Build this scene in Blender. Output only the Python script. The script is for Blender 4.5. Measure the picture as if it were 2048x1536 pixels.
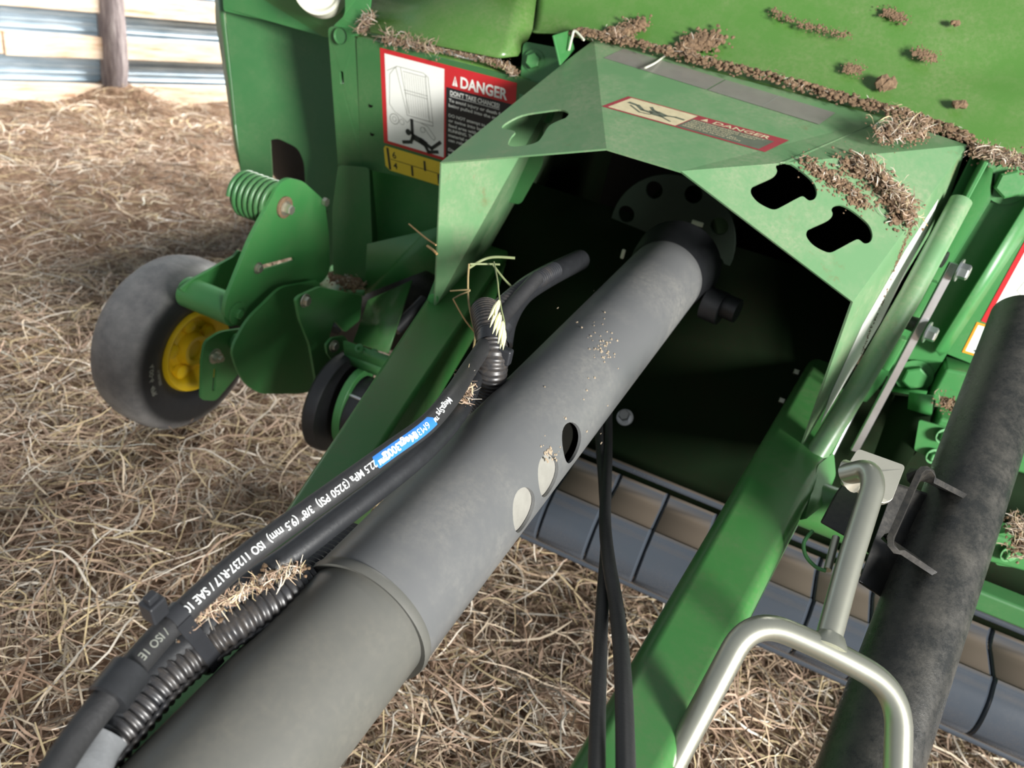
import bpy, bmesh, math, random
import numpy as np
from mathutils import Vector, Matrix, noise
from mathutils.geometry import tessellate_polygon
PI = math.pi
random.seed(7); rng = np.random.default_rng(11)
for o in list(bpy.data.objects): bpy.data.objects.remove(o)
scn = bpy.context.scene
COL = scn.collection
# ------------------------------------------------------------------ camera
F = 1538.0; CAMZ = 1.10
Dn = Vector((-624, 2730, 1538)).normalized()            # world down, in camera axes (x right, y down, z ahead)
Rt = Vector((5124, 2038, -1538)); Rt = (Rt - Dn*Rt.dot(Dn)).normalized()
Up = -Dn
Fw = Up.cross(Rt).normalized()
if Fw.z < 0: Fw = -Fw
def c2w(v): return Vector((v.dot(Rt), v.dot(Fw), v.dot(Up)))
CP = Vector((0, 0, CAMZ))
cr, cd, cf = c2w(Vector((1,0,0))), c2w(Vector((0,1,0))), c2w(Vector((0,0,1)))
cam = bpy.data.cameras.new('camera'); camo = bpy.data.objects.new('camera', cam); COL.objects.link(camo)
M = Matrix((cr, -cd, -cf)).transposed().to_4x4(); M.translation = CP
camo.matrix_world = M
cam.sensor_width = 36; cam.lens = F/2048*36; cam.clip_start = .01; cam.clip_end = 100
cam.dof.use_dof = True; cam.dof.focus_distance = .76; cam.dof.aperture_fstop = 7
scn.camera = camo
# ------------------------------------------------------------------ light
scn.view_settings.view_transform = 'Standard'; scn.view_settings.look = 'None'
scn.view_settings.gamma = 1; scn.view_settings.use_curve_mapping = False
scn.view_settings.exposure = 0.62
w = bpy.data.worlds.new('sky'); scn.world = w; w.use_nodes = True
w.node_tree.nodes['Background'].inputs[0].default_value = (.86, .93, 1, 1)
w.node_tree.nodes['Background'].inputs[1].default_value = .26
def area(name, loc, target, sx, sy, power, col):
    l = bpy.data.lights.new(name, 'AREA'); l.shape = 'RECTANGLE'; l.size = sx; l.size_y = sy; l.energy = power; l.color = col
    o = bpy.data.objects.new(name, l); COL.objects.link(o); o.location = loc
    o.rotation_euler = (Vector(target)-Vector(loc)).to_track_quat('-Z', 'Y').to_euler(); return o
area('barn_door_daylight', (5.7, -3.0, 2.55), (-.2, 1.1, .6), 1.7, 1.7, 1080, (1, .985, .95))
area('far_opening_daylight', (-1.2, 5.4, 3.0), (-3.3, 2.7, .2), 2.4, 2.0, 540, (1, .97, .93))
# ------------------------------------------------------------------ picking points on real planes
def ray(px, py): return c2w(Vector(((px-1024)/F, (py-768)/F, 1)))
def pY(px, py, Y): d = ray(px, py); return CP + d*(Y/d.y)
def pX(px, py, X): d = ray(px, py); return CP + d*(X/d.x)
def pZ(px, py, Z): d = ray(px, py); return CP + d*((Z-CAMZ)/d.z)
def pD(px, py, t): return CP + ray(px, py)*t
def pP(px, py, p0, n): d = ray(px, py); return CP + d*((p0-CP).dot(n)/d.dot(n))
# ------------------------------------------------------------------ materials
def new_mat(name):
    m = bpy.data.materials.new(name); m.use_nodes = True
    return m, m.node_tree.nodes, m.node_tree.links, m.node_tree.nodes['Principled BSDF']
def nz(N, L, scale, detail=5, rough=.6, coord=None, vec=(1,1,1)):
    tc = N.new('ShaderNodeTexCoord'); mp = N.new('ShaderNodeMapping'); mp.inputs['Scale'].default_value = vec
    L.new(tc.outputs['Object' if coord is None else coord], mp.inputs[0])
    n = N.new('ShaderNodeTexNoise'); n.inputs['Scale'].default_value = scale; n.inputs['Detail'].default_value = detail
    n.inputs['Roughness'].default_value = rough; L.new(mp.outputs[0], n.inputs['Vector']); return n.outputs['Fac']
def ramp(N, L, fac, stops):
    r = N.new('ShaderNodeValToRGB'); e = r.color_ramp.elements
    while len(e) < len(stops): e.new(.5)
    for el, (p, c) in zip(e, stops): el.position = p; el.color = (*c, 1) if len(c) == 3 else c
    L.new(fac, r.inputs[0]); return r.outputs['Color']
def mixc(N, L, fac, a, b):
    m = N.new('ShaderNodeMix'); m.data_type = 'RGBA'
    for s, v in ((0, fac), (6, a), (7, b)):
        if hasattr(v, 'is_output') : L.new(v, m.inputs[s])
        elif s == 0: m.inputs[s].default_value = v
        else: m.inputs[s].default_value = (*v, 1)
    return m.outputs[2]
def bump(N, L, B, h, strength, dist=.002):
    b = N.new('ShaderNodeBump'); b.inputs['Strength'].default_value = strength; b.inputs['Distance'].default_value = dist
    L.new(h, b.inputs['Height']); L.new(b.outputs[0], B.inputs['Normal'])
def paint(name, base, dust=.35, dustcol=(.22,.22,.13), rough=.36, rust=0., upd=0.):
    m, N, L, B = new_mat(name)
    a = ramp(N, L, nz(N, L, 9, 6, .7), [(.40, (0,)*3), (.72, (1,)*3)])
    f = ramp(N, L, nz(N, L, 160, 3, .8), [(.35, (.15,)*3), (.7, (1,)*3)])
    mu = N.new('ShaderNodeMath'); mu.operation = 'MULTIPLY'; L.new(a, mu.inputs[0]); L.new(f, mu.inputs[1])
    m2 = N.new('ShaderNodeMath'); m2.operation = 'MULTIPLY'; m2.inputs[1].default_value = dust; L.new(mu.outputs[0], m2.inputs[0])
    fac = m2.outputs[0]
    if upd:
        g = N.new('ShaderNodeNewGeometry'); s = N.new('ShaderNodeSeparateXYZ'); L.new(g.outputs['Normal'], s.inputs[0])
        ma = N.new('ShaderNodeMath'); ma.operation = 'MULTIPLY_ADD'; ma.use_clamp = True; ma.inputs[1].default_value = upd*4; ma.inputs[2].default_value = -upd*2.8; L.new(s.outputs['Z'], ma.inputs[0])
        mx = N.new('ShaderNodeMath'); mx.operation = 'ADD'; mx.use_clamp = True; L.new(ma.outputs[0], mx.inputs[0]); L.new(fac, mx.inputs[1]); fac = mx.outputs[0]
    c = mixc(N, L, fac, base, dustcol)
    if rust:
        rr = ramp(N, L, nz(N, L, 14, 8, .8), [(.60, (0,)*3), (.68, (rust,)*3)])
        c = mixc(N, L, rr, c, (.16,.07,.03))
    L.new(c, B.inputs['Base Color'])
    r = N.new('ShaderNodeMapRange'); r.inputs['To Min'].default_value = rough; r.inputs['To Max'].default_value = min(1, rough+.5)
    L.new(fac, r.inputs['Value']); L.new(r.outputs[0], B.inputs['Roughness'])
    B.inputs['Specular IOR Level'].default_value = .5
    bump(N, L, B, nz(N, L, 60, 3), .06, .001)
    return m
def plain(name, col, rough=.5, metal=0, noise_amt=.25, scale=60, bumps=.1):
    m, N, L, B = new_mat(name)
    n = nz(N, L, scale, 4)
    c = mixc(N, L, n, tuple(x*(1-noise_amt) for x in col), tuple(min(1, x*(1+noise_amt)) for x in col))
    L.new(c, B.inputs['Base Color']); B.inputs['Roughness'].default_value = rough; B.inputs['Metallic'].default_value = metal
    if bumps: bump(N, L, B, nz(N, L, scale*4, 3), bumps, .0008)
    return m
def attr_mat(name, rough=.7):
    m, N, L, B = new_mat(name)
    a = N.new('ShaderNodeAttribute'); a.attribute_name = 'col'; L.new(a.outputs['Color'], B.inputs['Base Color'])
    B.inputs['Roughness'].default_value = rough; return m
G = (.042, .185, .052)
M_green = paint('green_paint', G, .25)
M_hood = paint('green_hood_paint', (.066,.165,.032), .60, (.20,.22,.11), .26)
M_shield = paint('dusty_sheen_green_paint', (.115,.235,.110), .85, (.29,.29,.19), .34, rust=.35)  # real dust, raised further to paint in the grey reflection on the shield top
M_beam = paint('tongue_green_paint', (.042,.165,.042), .6, (.15,.15,.09), .30, rust=.25)
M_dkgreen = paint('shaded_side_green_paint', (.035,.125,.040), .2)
M_inner = paint('inner_shade_paint', (.006,.014,.005), .8, (.014,.010,.006), .85)  # near-black base carries the shade inside the machine
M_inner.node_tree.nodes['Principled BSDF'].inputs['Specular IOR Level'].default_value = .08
M_inner2 = paint('shade_dark_green', (.007,.018,.010), .5, (.02,.02,.014), .6)  # flange green darkened to paint in the shade under the shield
M_black = paint('black_paint', (.012,.012,.012), .5, (.12,.105,.08), .35)
M_tin = plain('dull_grey_metal', (.30,.29,.26), .45, .2, .2, 60, .1)
M_void = plain('interior_shade_black', (.005,.005,.004), 1, 0, .2, 20, 0); M_void.node_tree.nodes['Principled BSDF'].inputs['Specular IOR Level'].default_value = .05  # black colour stands in for unlit depth
M_rub = plain('black_rubber', (.016,.017,.019), .42, 0, .4, 80, .2)
M_hose = plain('hose_rubber', (.02,.02,.021), .55, 0, .35, 90, .35)
M_conduit = paint('conduit_plastic', (.022,.023,.026), .55, (.16,.12,.08), .33)
M_tie = plain('tie_plastic', (.02,.021,.024), .38)
M_tube = paint('grey_guard_plastic', (.115,.118,.120), .55, (.25,.24,.21), .38)
M_tube2 = paint('inner_guard_plastic', (.10,.10,.09), .35, (.2,.18,.14), .42)
M_zinc = plain('zinc_plate', (.62,.60,.50), .34, .85, .15, 25, .06)
M_zincbar = plain('zinc_bar', (.46,.46,.38), .33, .85, .12, 30, .06)
M_steel = plain('steel', (.6,.61,.62), .28, .95, .15, 40, .05)
M_galv = paint('galvanised_band', (.040,.048,.060), .2, (.085,.066,.048), .24, upd=.9)
M_yel = paint('yellow_paint', (.78,.52,.012), .2, (.4,.3,.12), .35)
M_mud = plain('dry_mud', (.165,.105,.060), .95, 0, .8, 150, .9)
M_straw = attr_mat('straw')
M_white = plain('decal_white', (.72,.73,.68), .35, 0, .04, 30, 0)
M_cream = plain('faded_decal_white', (.50,.44,.28), .45, 0, .3, 60, 0)
M_red = plain('decal_red', (.45,.02,.025), .35, 0, .1, 30, 0)
M_fred = plain('faded_decal_red', (.26,.04,.05), .4, 0, .2, 60, 0)
M_ink = plain('decal_black', (.014,.015,.018), .4, 0, .1, 30, 0)
M_grey = plain('decal_line_grey', (.22,.23,.2), .4, 0, .1, 30, 0)
M_fgrey = plain('faded_decal_grey', (.10,.115,.085), .4, 0, .3, 60, 0)
M_dyel = plain('decal_yellow', (.70,.50,.04), .35, 0, .1, 30, 0)
M_oran = plain('decal_orange', (.75,.27,.02), .35, 0, .1, 30, 0)
M_blue = plain('print_blue', (.03,.17,.5), .4, 0, .1, 30, 0)
M_print = plain('print_white', (.75,.78,.76), .5, 0, .1, 60, 0)
M_tape = plain('silver_tape', (.25,.245,.215), .34, .3, .15, 40, 0)
M_cap = plain('cream_plastic', (.62,.62,.5), .5, 0, .05, 20, 0)
M_film = plain('clear_tape', (.12,.125,.13), .25, 0, .4, 50, .5)
# ------------------------------------------------------------------ mesh helpers
def link(name, me, mat, parent=None, mod=True):
    o = bpy.data.objects.new(name, me); COL.objects.link(o)
    for m in (mat if isinstance(mat, (list, tuple)) else [mat]): me.materials.append(m)
    if parent is not None: o.parent = parent; o.matrix_parent_inverse = parent.matrix_world.inverted()
    return o
def thing(name, loc, label, cat, group=None):
    o = bpy.data.objects.new(name, None); COL.objects.link(o); o.location = loc; o.empty_display_size = .05
    o.matrix_world = Matrix.Translation(loc)
    o['label'] = label; o['category'] = cat
    if group: o['group'] = group
    return o
def tag(o, label, cat=None, group=None, kind=None):
    o['label'] = label
    if cat: o['category'] = cat
    if group: o['group'] = group
    if kind: o['kind'] = kind
    return o
def mesh(V, Fc, smooth=False):
    me = bpy.data.meshes.new('m'); me.from_pydata([tuple(v) for v in V], [], Fc); me.validate()
    bm = bmesh.new(); bm.from_mesh(me); bmesh.ops.recalc_face_normals(bm, faces=bm.faces); bm.to_mesh(me); bm.free()
    if smooth:
        me.polygons.foreach_set('use_smooth', [True]*len(me.polygons))
    return me
def smooth_angle(me, ang=35):
    me.polygons.foreach_set('use_smooth', [True]*len(me.polygons))
    bm = bmesh.new(); bm.from_mesh(me)
    for e in bm.edges:
        if len(e.link_faces) == 2 and e.calc_face_angle(0) > math.radians(ang): e.smooth = False
    bm.to_mesh(me); bm.free()
def newell(P):
    n = Vector()
    for i in range(len(P)):
        a, b = P[i], P[(i+1) % len(P)]
        n += Vector(((a.y-b.y)*(a.z+b.z), (a.z-b.z)*(a.x+b.x), (a.x-b.x)*(a.y+b.y)))
    return n.normalized()
def toward_cam(n, p): return n if n.dot(CP-p) > 0 else -n
def rnd(P, r, seg=4, closed=True):                           # round the corners of an outline
    out = []
    n = len(P)
    for i in range(n):
        a, b, c = P[i-1], P[i], P[(i+1) % n]
        rr = r[i] if isinstance(r, (list, tuple)) else r
        if rr <= 0: out.append(b.copy()); continue
        d1 = (a-b); d2 = (c-b); k = min(rr, d1.length*.45, d2.length*.45)
        s, e = b+d1.normalized()*k, b+d2.normalized()*k
        for j in range(seg+1):
            t = j/seg; out.append(s*(1-t)**2 + b*2*t*(1-t) + e*t*t)
    return out
def cat(P, n=6, closed=False):
    out = []; m = len(P)
    rngi = range(m) if closed else range(m-1)
    for i in rngi:
        if closed: p0, p1, p2, p3 = P[i-1], P[i], P[(i+1) % m], P[(i+2) % m]
        else: p0, p1, p2, p3 = P[max(i-1,0)], P[i], P[i+1], P[min(i+2,m-1)]
        for j in range(n):
            t = j/n
            out.append(.5*((2*p1)+(p2-p0)*t+(2*p0-5*p1+4*p2-p3)*t*t+(3*p1-p0-3*p2+p3)*t**3))
    if not closed: out.append(P[-1].copy())
    return out
def plate_mesh(outer, holes=(), th=.004, n=None, bev=0):
    """flat (or near flat) plate with real holes; thickness goes away from the visible face"""
    if n is None: n = toward_cam(newell(outer), outer[0])
    loops = [outer]+[list(h) for h in holes]
    tri = tessellate_polygon(loops); allv = [v for l in loops for v in l]; k = len(allv)
    V = allv+[v-n*th for v in allv]
    Fc = [tuple(t) for t in tri]+[tuple(reversed([i+k for i in t])) for t in tri]
    s = 0
    for l in loops:
        m = len(l)
        for i in range(m):
            a, b = s+i, s+(i+1) % m; Fc.append((a, b, b+k, a+k))
        s += m
    return mesh(V, Fc)
def plate(name, outer, mat, parent, holes=(), th=.004, n=None, bev=.0012):
    o = link(name, plate_mesh(outer, holes, th, n), mat, parent)
    if bev:
        b = o.modifiers.new('bevel', 'BEVEL'); b.width = bev; b.segments = 2; b.limit_method = 'ANGLE'; b.angle_limit = math.radians(40)
    return o
def fold(name, V, Fc, mat, parent, th=.003, bev=.004, fi=None):
    """folded sheet: shared vertices, rounded bends, real thickness"""
    me = bpy.data.meshes.new('m'); me.from_pydata([tuple(v) for v in V], [], Fc)
    bm = bmesh.new(); bm.from_mesh(me); bmesh.ops.recalc_face_normals(bm, faces=bm.faces)
    bm.faces.ensure_lookup_table(); f = max(bm.faces, key=lambda f: f.calc_area()) if fi is None else bm.faces[fi]
    if f.normal.dot(CP-f.calc_center_median()) < 0: bmesh.ops.reverse_faces(bm, faces=bm.faces)
    if bev:
        E = [e for e in bm.edges if len(e.link_faces) == 2 and e.calc_face_angle(0) > .12]
        if E: bmesh.ops.bevel(bm, geom=E, offset=bev, segments=3, affect='EDGES', profile=.5)
    bm.to_mesh(me); bm.free()
    o = link(name, me, mat, parent); smooth_angle(me, 30)
    s = o.modifiers.new('thickness', 'SOLIDIFY'); s.thickness = th; s.offset = -1
    return o
def frames(P):
    T = [((P[min(i+1, len(P)-1)]-P[max(i-1, 0)]).normalized()) for i in range(len(P))]
    ref = Vector((0, 0, 1)) if abs(T[0].z) < .9 else Vector((1, 0, 0))
    u = (ref-T[0]*ref.dot(T[0])).normalized(); U = [u]
    for i in range(1, len(P)):
        u = U[-1]-T[i]*U[-1].dot(T[i]); u = u.normalized(); U.append(u)
    return T, U
def tube_mesh(P, r, n=20, cap=True, inner=0):
    T, U = frames(P); V = []; Fc = []
    R = r if isinstance(r, (list, tuple)) else [r]*len(P)
    for i, p in enumerate(P):
        w_ = T[i].cross(U[i])
        for j in range(n):
            a = 2*PI*j/n; V.append(p+(U[i]*math.cos(a)+w_*math.sin(a))*R[i])
    for i in range(len(P)-1):
        for j in range(n):
            k = (j+1) % n; Fc.append((i*n+j, i*n+k, (i+1)*n+k, (i+1)*n+j))
    if cap: Fc.append(tuple(range(n))[::-1]); Fc.append(tuple((len(P)-1)*n+j for j in range(n)))
    me = mesh(V, Fc); smooth_angle(me, 40); return me
def tube(name, P, r, mat, parent=None, n=20, cap=True): return link(name, tube_mesh(P, r, n, cap), mat, parent)
def bend(P, r, seg=8):                                       # straight runs joined by round bends
    out = [P[0]]
    for i in range(1, len(P)-1):
        a, b, c = P[i-1], P[i], P[i+1]; d1, d2 = a-b, c-b; k = min(r, d1.length*.49, d2.length*.49)
        s, e = b+d1.normalized()*k, b+d2.normalized()*k
        for j in range(seg+1):
            t = j/seg; out.append(s*(1-t)**2+b*2*t*(1-t)+e*t*t)
    out.append(P[-1]); return out
def resample(P, step):
    L = [0]
    for a, b in zip(P, P[1:]): L.append(L[-1]+(b-a).length)
    n = max(2, int(L[-1]/step)); out = []; j = 0
    for i in range(n+1):
        s = L[-1]*i/n
        while j < len(P)-2 and L[j+1] < s: j += 1
        t = (s-L[j])/max(1e-9, L[j+1]-L[j]); out.append(P[j].lerp(P[j+1], t))
    return out
def basis(axis):
    a = axis.normalized(); r = Vector((0,0,1)) if abs(a.z) < .9 else Vector((1,0,0))
    x = (r-a*r.dot(a)).normalized(); return x, a.cross(x), a
def lathe_mesh(prof, c, axis, n=40, closed=False):
    x, y, a = basis(axis); V = []; Fc = []
    for (h, r) in prof:
        for j in range(n):
            t = 2*PI*j/n; V.append(c+a*h+(x*math.cos(t)+y*math.sin(t))*r)
    m = len(prof)
    for i in range(m if closed else m-1):
        for j in range(n):
            k = (j+1) % n; i2 = (i+1) % m; Fc.append((i*n+j, i*n+k, i2*n+k, i2*n+j))
    me = mesh(V, Fc); smooth_angle(me, 38); return me
def lathe(name, prof, c, axis, mat, parent=None, n=40, closed=False):
    return link(name, lathe_mesh(prof, c, axis, n, closed), mat, parent)
def box_mesh(c, x, y, z, hx, hy, hz):
    V = [c+x*(sx*hx)+y*(sy*hy)+z*(sz*hz) for sx in (-1,1) for sy in (-1,1) for sz in (-1,1)]
    return mesh(V, [(0,1,3,2),(4,6,7,5),(0,4,5,1),(2,3,7,6),(0,2,6,4),(1,5,7,3)])
def addbev(o, wd, seg=3):
    b = o.modifiers.new('bevel', 'BEVEL'); b.width = wd; b.segments = seg; b.limit_method = 'ANGLE'; b.angle_limit = math.radians(40)
    o.data.polygons.foreach_set('use_smooth', [True]*len(o.data.polygons)); b.harden_normals = True
    return o
def box(name, c, dims, mat, parent=None, x=Vector((1,0,0)), y=Vector((0,1,0)), z=Vector((0,0,1)), bev=.003):
    o = link(name, box_mesh(Vector(c), x, y, z, dims[0]/2, dims[1]/2, dims[2]/2), mat, parent)
    if bev: addbev(o, bev)
    return o
def joinm(ms):
    bm = bmesh.new()
    for me in ms: bm.from_mesh(me)
    me = bpy.data.meshes.new('m'); bm.to_mesh(me); bm.free(); return me
def bolt(name, p, axis, r, mat, parent, h=None, washer=True):
    """hex head with washer; p is on the surface, axis points outwards"""
    x, y, a = basis(axis); h = h or r*.8; V = []; Fc = []
    z0 = 0
    ms = []
    if washer: ms.append(lathe_mesh([(0, .0001), (0, r*1.45), (r*.18, r*1.45), (r*.2, r*.5)], p, axis, 24)); z0 = r*.18
    for (hh, rr) in ((z0, r), (z0+h*.85, r), (z0+h, r*.86)):
        for j in range(6): t = PI/3*j; V.append(p+a*hh+(x*math.cos(t)+y*math.sin(t))*rr)
    for i in range(2):
        for j in range(6): k = (j+1) % 6; Fc.append((i*6+j, i*6+k, (i+1)*6+k, (i+1)*6+j))
    Fc.append(tuple(12+j for j in range(6)))
    ms.append(mesh(V, Fc)); return link(name, joinm(ms), mat, parent)
# text ---------------------------------------------------------------
_tc = {}
def text2d(s, bold=0.0):
    k = (s, bold)
    if k in _tc: return _tc[k]
    cu = bpy.data.curves.new('t', 'FONT'); cu.body = s; cu.size = 1; cu.resolution_u = 3; cu.offset = bold
    o = bpy.data.objects.new('t', cu); COL.objects.link(o)
    dg = bpy.context.evaluated_depsgraph_get(); me = bpy.data.meshes.new_from_object(o.evaluated_get(dg))
    V = [v.co.copy() for v in me.vertices]; Fc = [tuple(p.vertices) for p in me.polygons]
    bpy.data.objects.remove(o); bpy.data.curves.remove(cu); bpy.data.meshes.remove(me)
    _tc[k] = (V, Fc); return _tc[k]
class Decal:
    """flat print in real size on a plane: origin at its top left, u to the right, v down"""
    def __init__(s, P0, PU, PV):                             # three real corners: top left, top right, bottom left
        s.o = P0; s.u = PU-P0; s.v = PV-P0; s.W = s.u.length; s.H = s.v.length
        n = toward_cam(s.u.cross(s.v).normalized(), P0); s.n = n; s.V = []; s.F = []; s.M = []; s.mats = []
    def mi(s, m):
        if m not in s.mats: s.mats.append(m)
        return s.mats.index(m)
    def at(s, a, b, lv): return s.o+s.u*a+s.v*b+s.n*(.0004+.00025*lv)
    def poly(s, pts, mat, lv=1):
        k = len(s.V); s.V += [s.at(a, b, lv) for a, b in pts]
        for t in tessellate_polygon([[Vector((a, b, 0)) for a, b in pts]]): s.F.append(tuple(k+i for i in t)); s.M.append(s.mi(mat))
    def rect(s, a0, b0, a1, b1, mat, lv=1): s.poly([(a0,b0),(a1,b0),(a1,b1),(a0,b1)], mat, lv)
    def line(s, pts, wd, mat, lv=2):                         # wd in fractions of the width
        asp = s.W/s.H
        for (a0,b0),(a1,b1) in zip(pts, pts[1:]):
            dx, dy = (a1-a0), (b1-b0)/asp; l = math.hypot(dx, dy) or 1; nx, ny = -dy/l*wd/2, dx/l*wd/2
            ex, ey = dx/l*wd*.4, dy/l*wd*.4
            s.poly([(a0+nx-ex,b0+(ny-ey)*asp),(a1+nx+ex,b1+(ny+ey)*asp),(a1-nx+ex,b1+(-ny+ey)*asp),(a0-nx-ex,b0+(-ny-ey)*asp)], mat, lv)
    def disc(s, a, b, r, mat, lv=2, n=20):
        asp = s.W/s.H; s.poly([(a+r*math.cos(2*PI*i/n), b+r*asp*math.sin(2*PI*i/n)) for i in range(n)], mat, lv)
    def ring(s, a, b, r, wd, mat, lv=2, n=24):
        asp = s.W/s.H; P = [(a+r*math.cos(2*PI*i/n), b+r*asp*math.sin(2*PI*i/n)) for i in range(n+1)]; s.line(P, wd, mat, lv)
    def text(s, t, a, b, h, mat, lv=3, wid=None, bold=.01):  # a,b = left end of the base line; h = cap height as a fraction of H; wid = fraction of W
        V, Fc = text2d(t, bold)
        if not V: return
        xm = max(v.x for v in V); x0 = min(v.x for v in V); sc = h/.70
        sx = (wid/(xm-x0)) if wid else sc*s.H/s.W
        k = len(s.V); s.V += [s.at(a+(v.x-x0)*sx, b-v.y*sc, lv) for v in V]
        for f in Fc: s.F.append(tuple(k+i for i in f)); s.M.append(s.mi(mat))
    def build(s, name, parent, label=None):
        me = bpy.data.meshes.new('m'); me.from_pydata([tuple(v) for v in s.V], [], s.F)
        for i, p in enumerate(me.polygons): p.material_index = s.M[i]
        o = link(name, me, s.mats, parent)
        bm = bmesh.new(); bm.from_mesh(me)
        bad = [f for f in bm.faces if f.normal.dot(s.n) < 0]
        if bad: bmesh.ops.reverse_faces(bm, faces=bad)
        bm.to_mesh(me); bm.free()
        if label: o['label'] = label
        return o
# fibres ---------------------------------------------------------------
def ribbons(P0, D, Ln, Wd, bendv, col, seg=5, up=None, curl=None):
    """numpy strands: each a bent flat ribbon; returns a mesh with a colour per point"""
    n = len(P0); t = np.linspace(0, 1, seg)[None, :, None]
    P = P0[:, None, :]+D[:, None, :]*(t*Ln[:, None, None])+bendv[:, None, :]*((t-t*t)*4)*Ln[:, None, None]
    if curl is not None: P = P+curl[:, None, :]*np.sin(t*PI*2)*Ln[:, None, None]
    tan = np.gradient(P, axis=1); tan /= np.linalg.norm(tan, axis=2, keepdims=True)+1e-9
    if up is None: up = np.array([0, 0, 1.])[None, :]+rng.normal(0, .5, (n, 3))
    sd = np.cross(tan, up[:, None, :]); sd /= np.linalg.norm(sd, axis=2, keepdims=True)+1e-9
    tap = (1-.6*np.abs(t*2-1)**3)
    A = P+sd*(Wd[:, None, None]/2)*tap; B = P-sd*(Wd[:, None, None]/2)*tap
    V = np.stack([A, B], 2).reshape(-1, 3)
    base = (np.arange(n)*seg*2)[:, None]+(np.arange(seg-1)*2)[None, :]
    Fq = np.stack([base, base+1, base+3, base+2], 2).reshape(-1, 4)
    me = bpy.data.meshes.new('straw'); me.vertices.add(len(V)); me.vertices.foreach_set('co', V.ravel())
    me.loops.add(Fq.size); me.loops.foreach_set('vertex_index', Fq.ravel().astype(np.int32))
    me.polygons.add(len(Fq)); me.polygons.foreach_set('loop_start', np.arange(0, Fq.size, 4, dtype=np.int32))
    me.polygons.foreach_set('use_smooth', np.ones(len(Fq), bool))
    me.update(calc_edges=True)
    at = me.color_attributes.new('col', 'FLOAT_COLOR', 'POINT')
    C = np.repeat(np.concatenate([col, np.ones((n, 1))], 1), seg*2, axis=0); at.data.foreach_set('color', C.ravel())
    return me
def straw_cols(n, bright=1.):
    pal = np.array([[.42,.31,.21],[.56,.46,.34],[.29,.20,.14],[.64,.58,.49],[.21,.135,.09],[.48,.38,.22],[.41,.29,.21]])
    c = pal[rng.integers(0, len(pal), n)]*rng.uniform(.65, 1.15, (n, 1))*bright
    return np.clip(c, 0, 1)
# ================================================================== THE BARN: floor, wall, post
def gh(x, y):                                                # lumpy litter height
    return .030*noise.noise(Vector((x*1.1, y*1.1, 0)))+.022*noise.noise(Vector((x*4, y*4, 3)))+.012*noise.noise(Vector((x*11, y*11, 7)))
W0, W1 = pZ(0, 207, 0), pZ(430, 207, 0)                      # foot of the wall
wu = (W1-W0).normalized(); wn = Vector((0,0,1)).cross(wu).normalized(); wn = toward_cam(wn, W0)
def bank(x, y):
    p = Vector((x, y, 0)); d = max(0, (p-W0).dot(wn)); s = (p-W0).dot(wu)
    return .035*math.exp(-(d/.22)**2)*(.6+.6*noise.noise(Vector((x*3, y*3, 5)))) + .11*math.exp(-((p-pZ(230, 200, 0)).length/.20)**2)
def floor_h(x, y): return gh(x, y)+bank(x, y)-.02
nx, ny = 170, 150; gx = np.linspace(-4.6, 3.0, nx); gy = np.linspace(-1.2, 5.6, ny)
V = [(x, y, floor_h(x, y)+.012*random.random()) for y in gy for x in gx]
Fq = [(j*nx+i, j*nx+i+1, (j+1)*nx+i+1, (j+1)*nx+i) for j in range(ny-1) for i in range(nx-1)]
m_, N, L, B = new_mat('litter_floor')
c = ramp(N, L, nz(N, L, 35, 8, .8), [(.3, (.06,.034,.02)), (.5, (.17,.10,.06)), (.7, (.33,.24,.15))])
L.new(c, B.inputs['Base Color']); B.inputs['Roughness'].default_value = 1; bump(N, L, B, nz(N, L, 120, 5), .8, .01)
me = bpy.data.meshes.new('floor'); me.from_pydata(V, [], Fq); me.polygons.foreach_set('use_smooth', [True]*len(me.polygons))
floor = link('floor', me, m_); floor['kind'] = 'structure'; floor['label'] = 'barn floor of brown litter under the hay'
# loose hay, denser towards the camera
def scatter(n, x0, x1, y0, y1, l0, l1, w0, w1, zmax, bright=1.):
    X = rng.uniform(x0, x1, n); Y = rng.uniform(y0, y1, n)
    ok = ((X-W0.x)*wn.x+(Y-W0.y)*wn.y) > .06
    X, Y = X[ok], Y[ok]; n = len(X)
    Z = np.array([floor_h(a, b) for a, b in zip(X, Y)])+rng.uniform(.0, 1, n)**1.6*zmax+.004
    clump = np.array([noise.noise(Vector((a*3, b*3, 9))) for a, b in zip(X, Y)])
    ang = rng.uniform(0, 2*PI, n)+clump*2.5
    D = np.stack([np.cos(ang), np.sin(ang), rng.normal(0, .16, n)], 1); Ln = rng.uniform(0, 1, n)**1.5*(l1-l0)+l0; Wd = rng.uniform(w0, w1, n)
    bd = rng.normal(0, .14, (n, 3)); bd[:, 2] = np.abs(bd[:, 2])*.5
    cl = rng.normal(0, .05, (n, 3)); cl[:, 2] *= .3
    P0 = np.stack([X, Y, Z], 1)-D*Ln[:, None]*.5; P0[:, 2] = Z
    tone = np.clip(.95+clump*.75, .45, 1.35)[:, None]
    col = straw_cols(n, bright)*tone
    return ribbons(P0, D, Ln, Wd, bd, np.clip(col, 0, .8), 6, curl=cl)
hay = joinm([scatter(44000, -2.0, 1.0, .15, 2.3, .03, .20, .0014, .0042, .045),
             scatter(22000, -3.8, -1.2, .6, 4.4, .04, .17, .002, .0042, .03, 1.05),
             scatter(13000, -.6, 2.2, .1, 2.3, .04, .2, .0014, .0030, .03)])
hay = link('loose_hay', hay, M_straw, floor); hay['kind'] = 'stuff'
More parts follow.
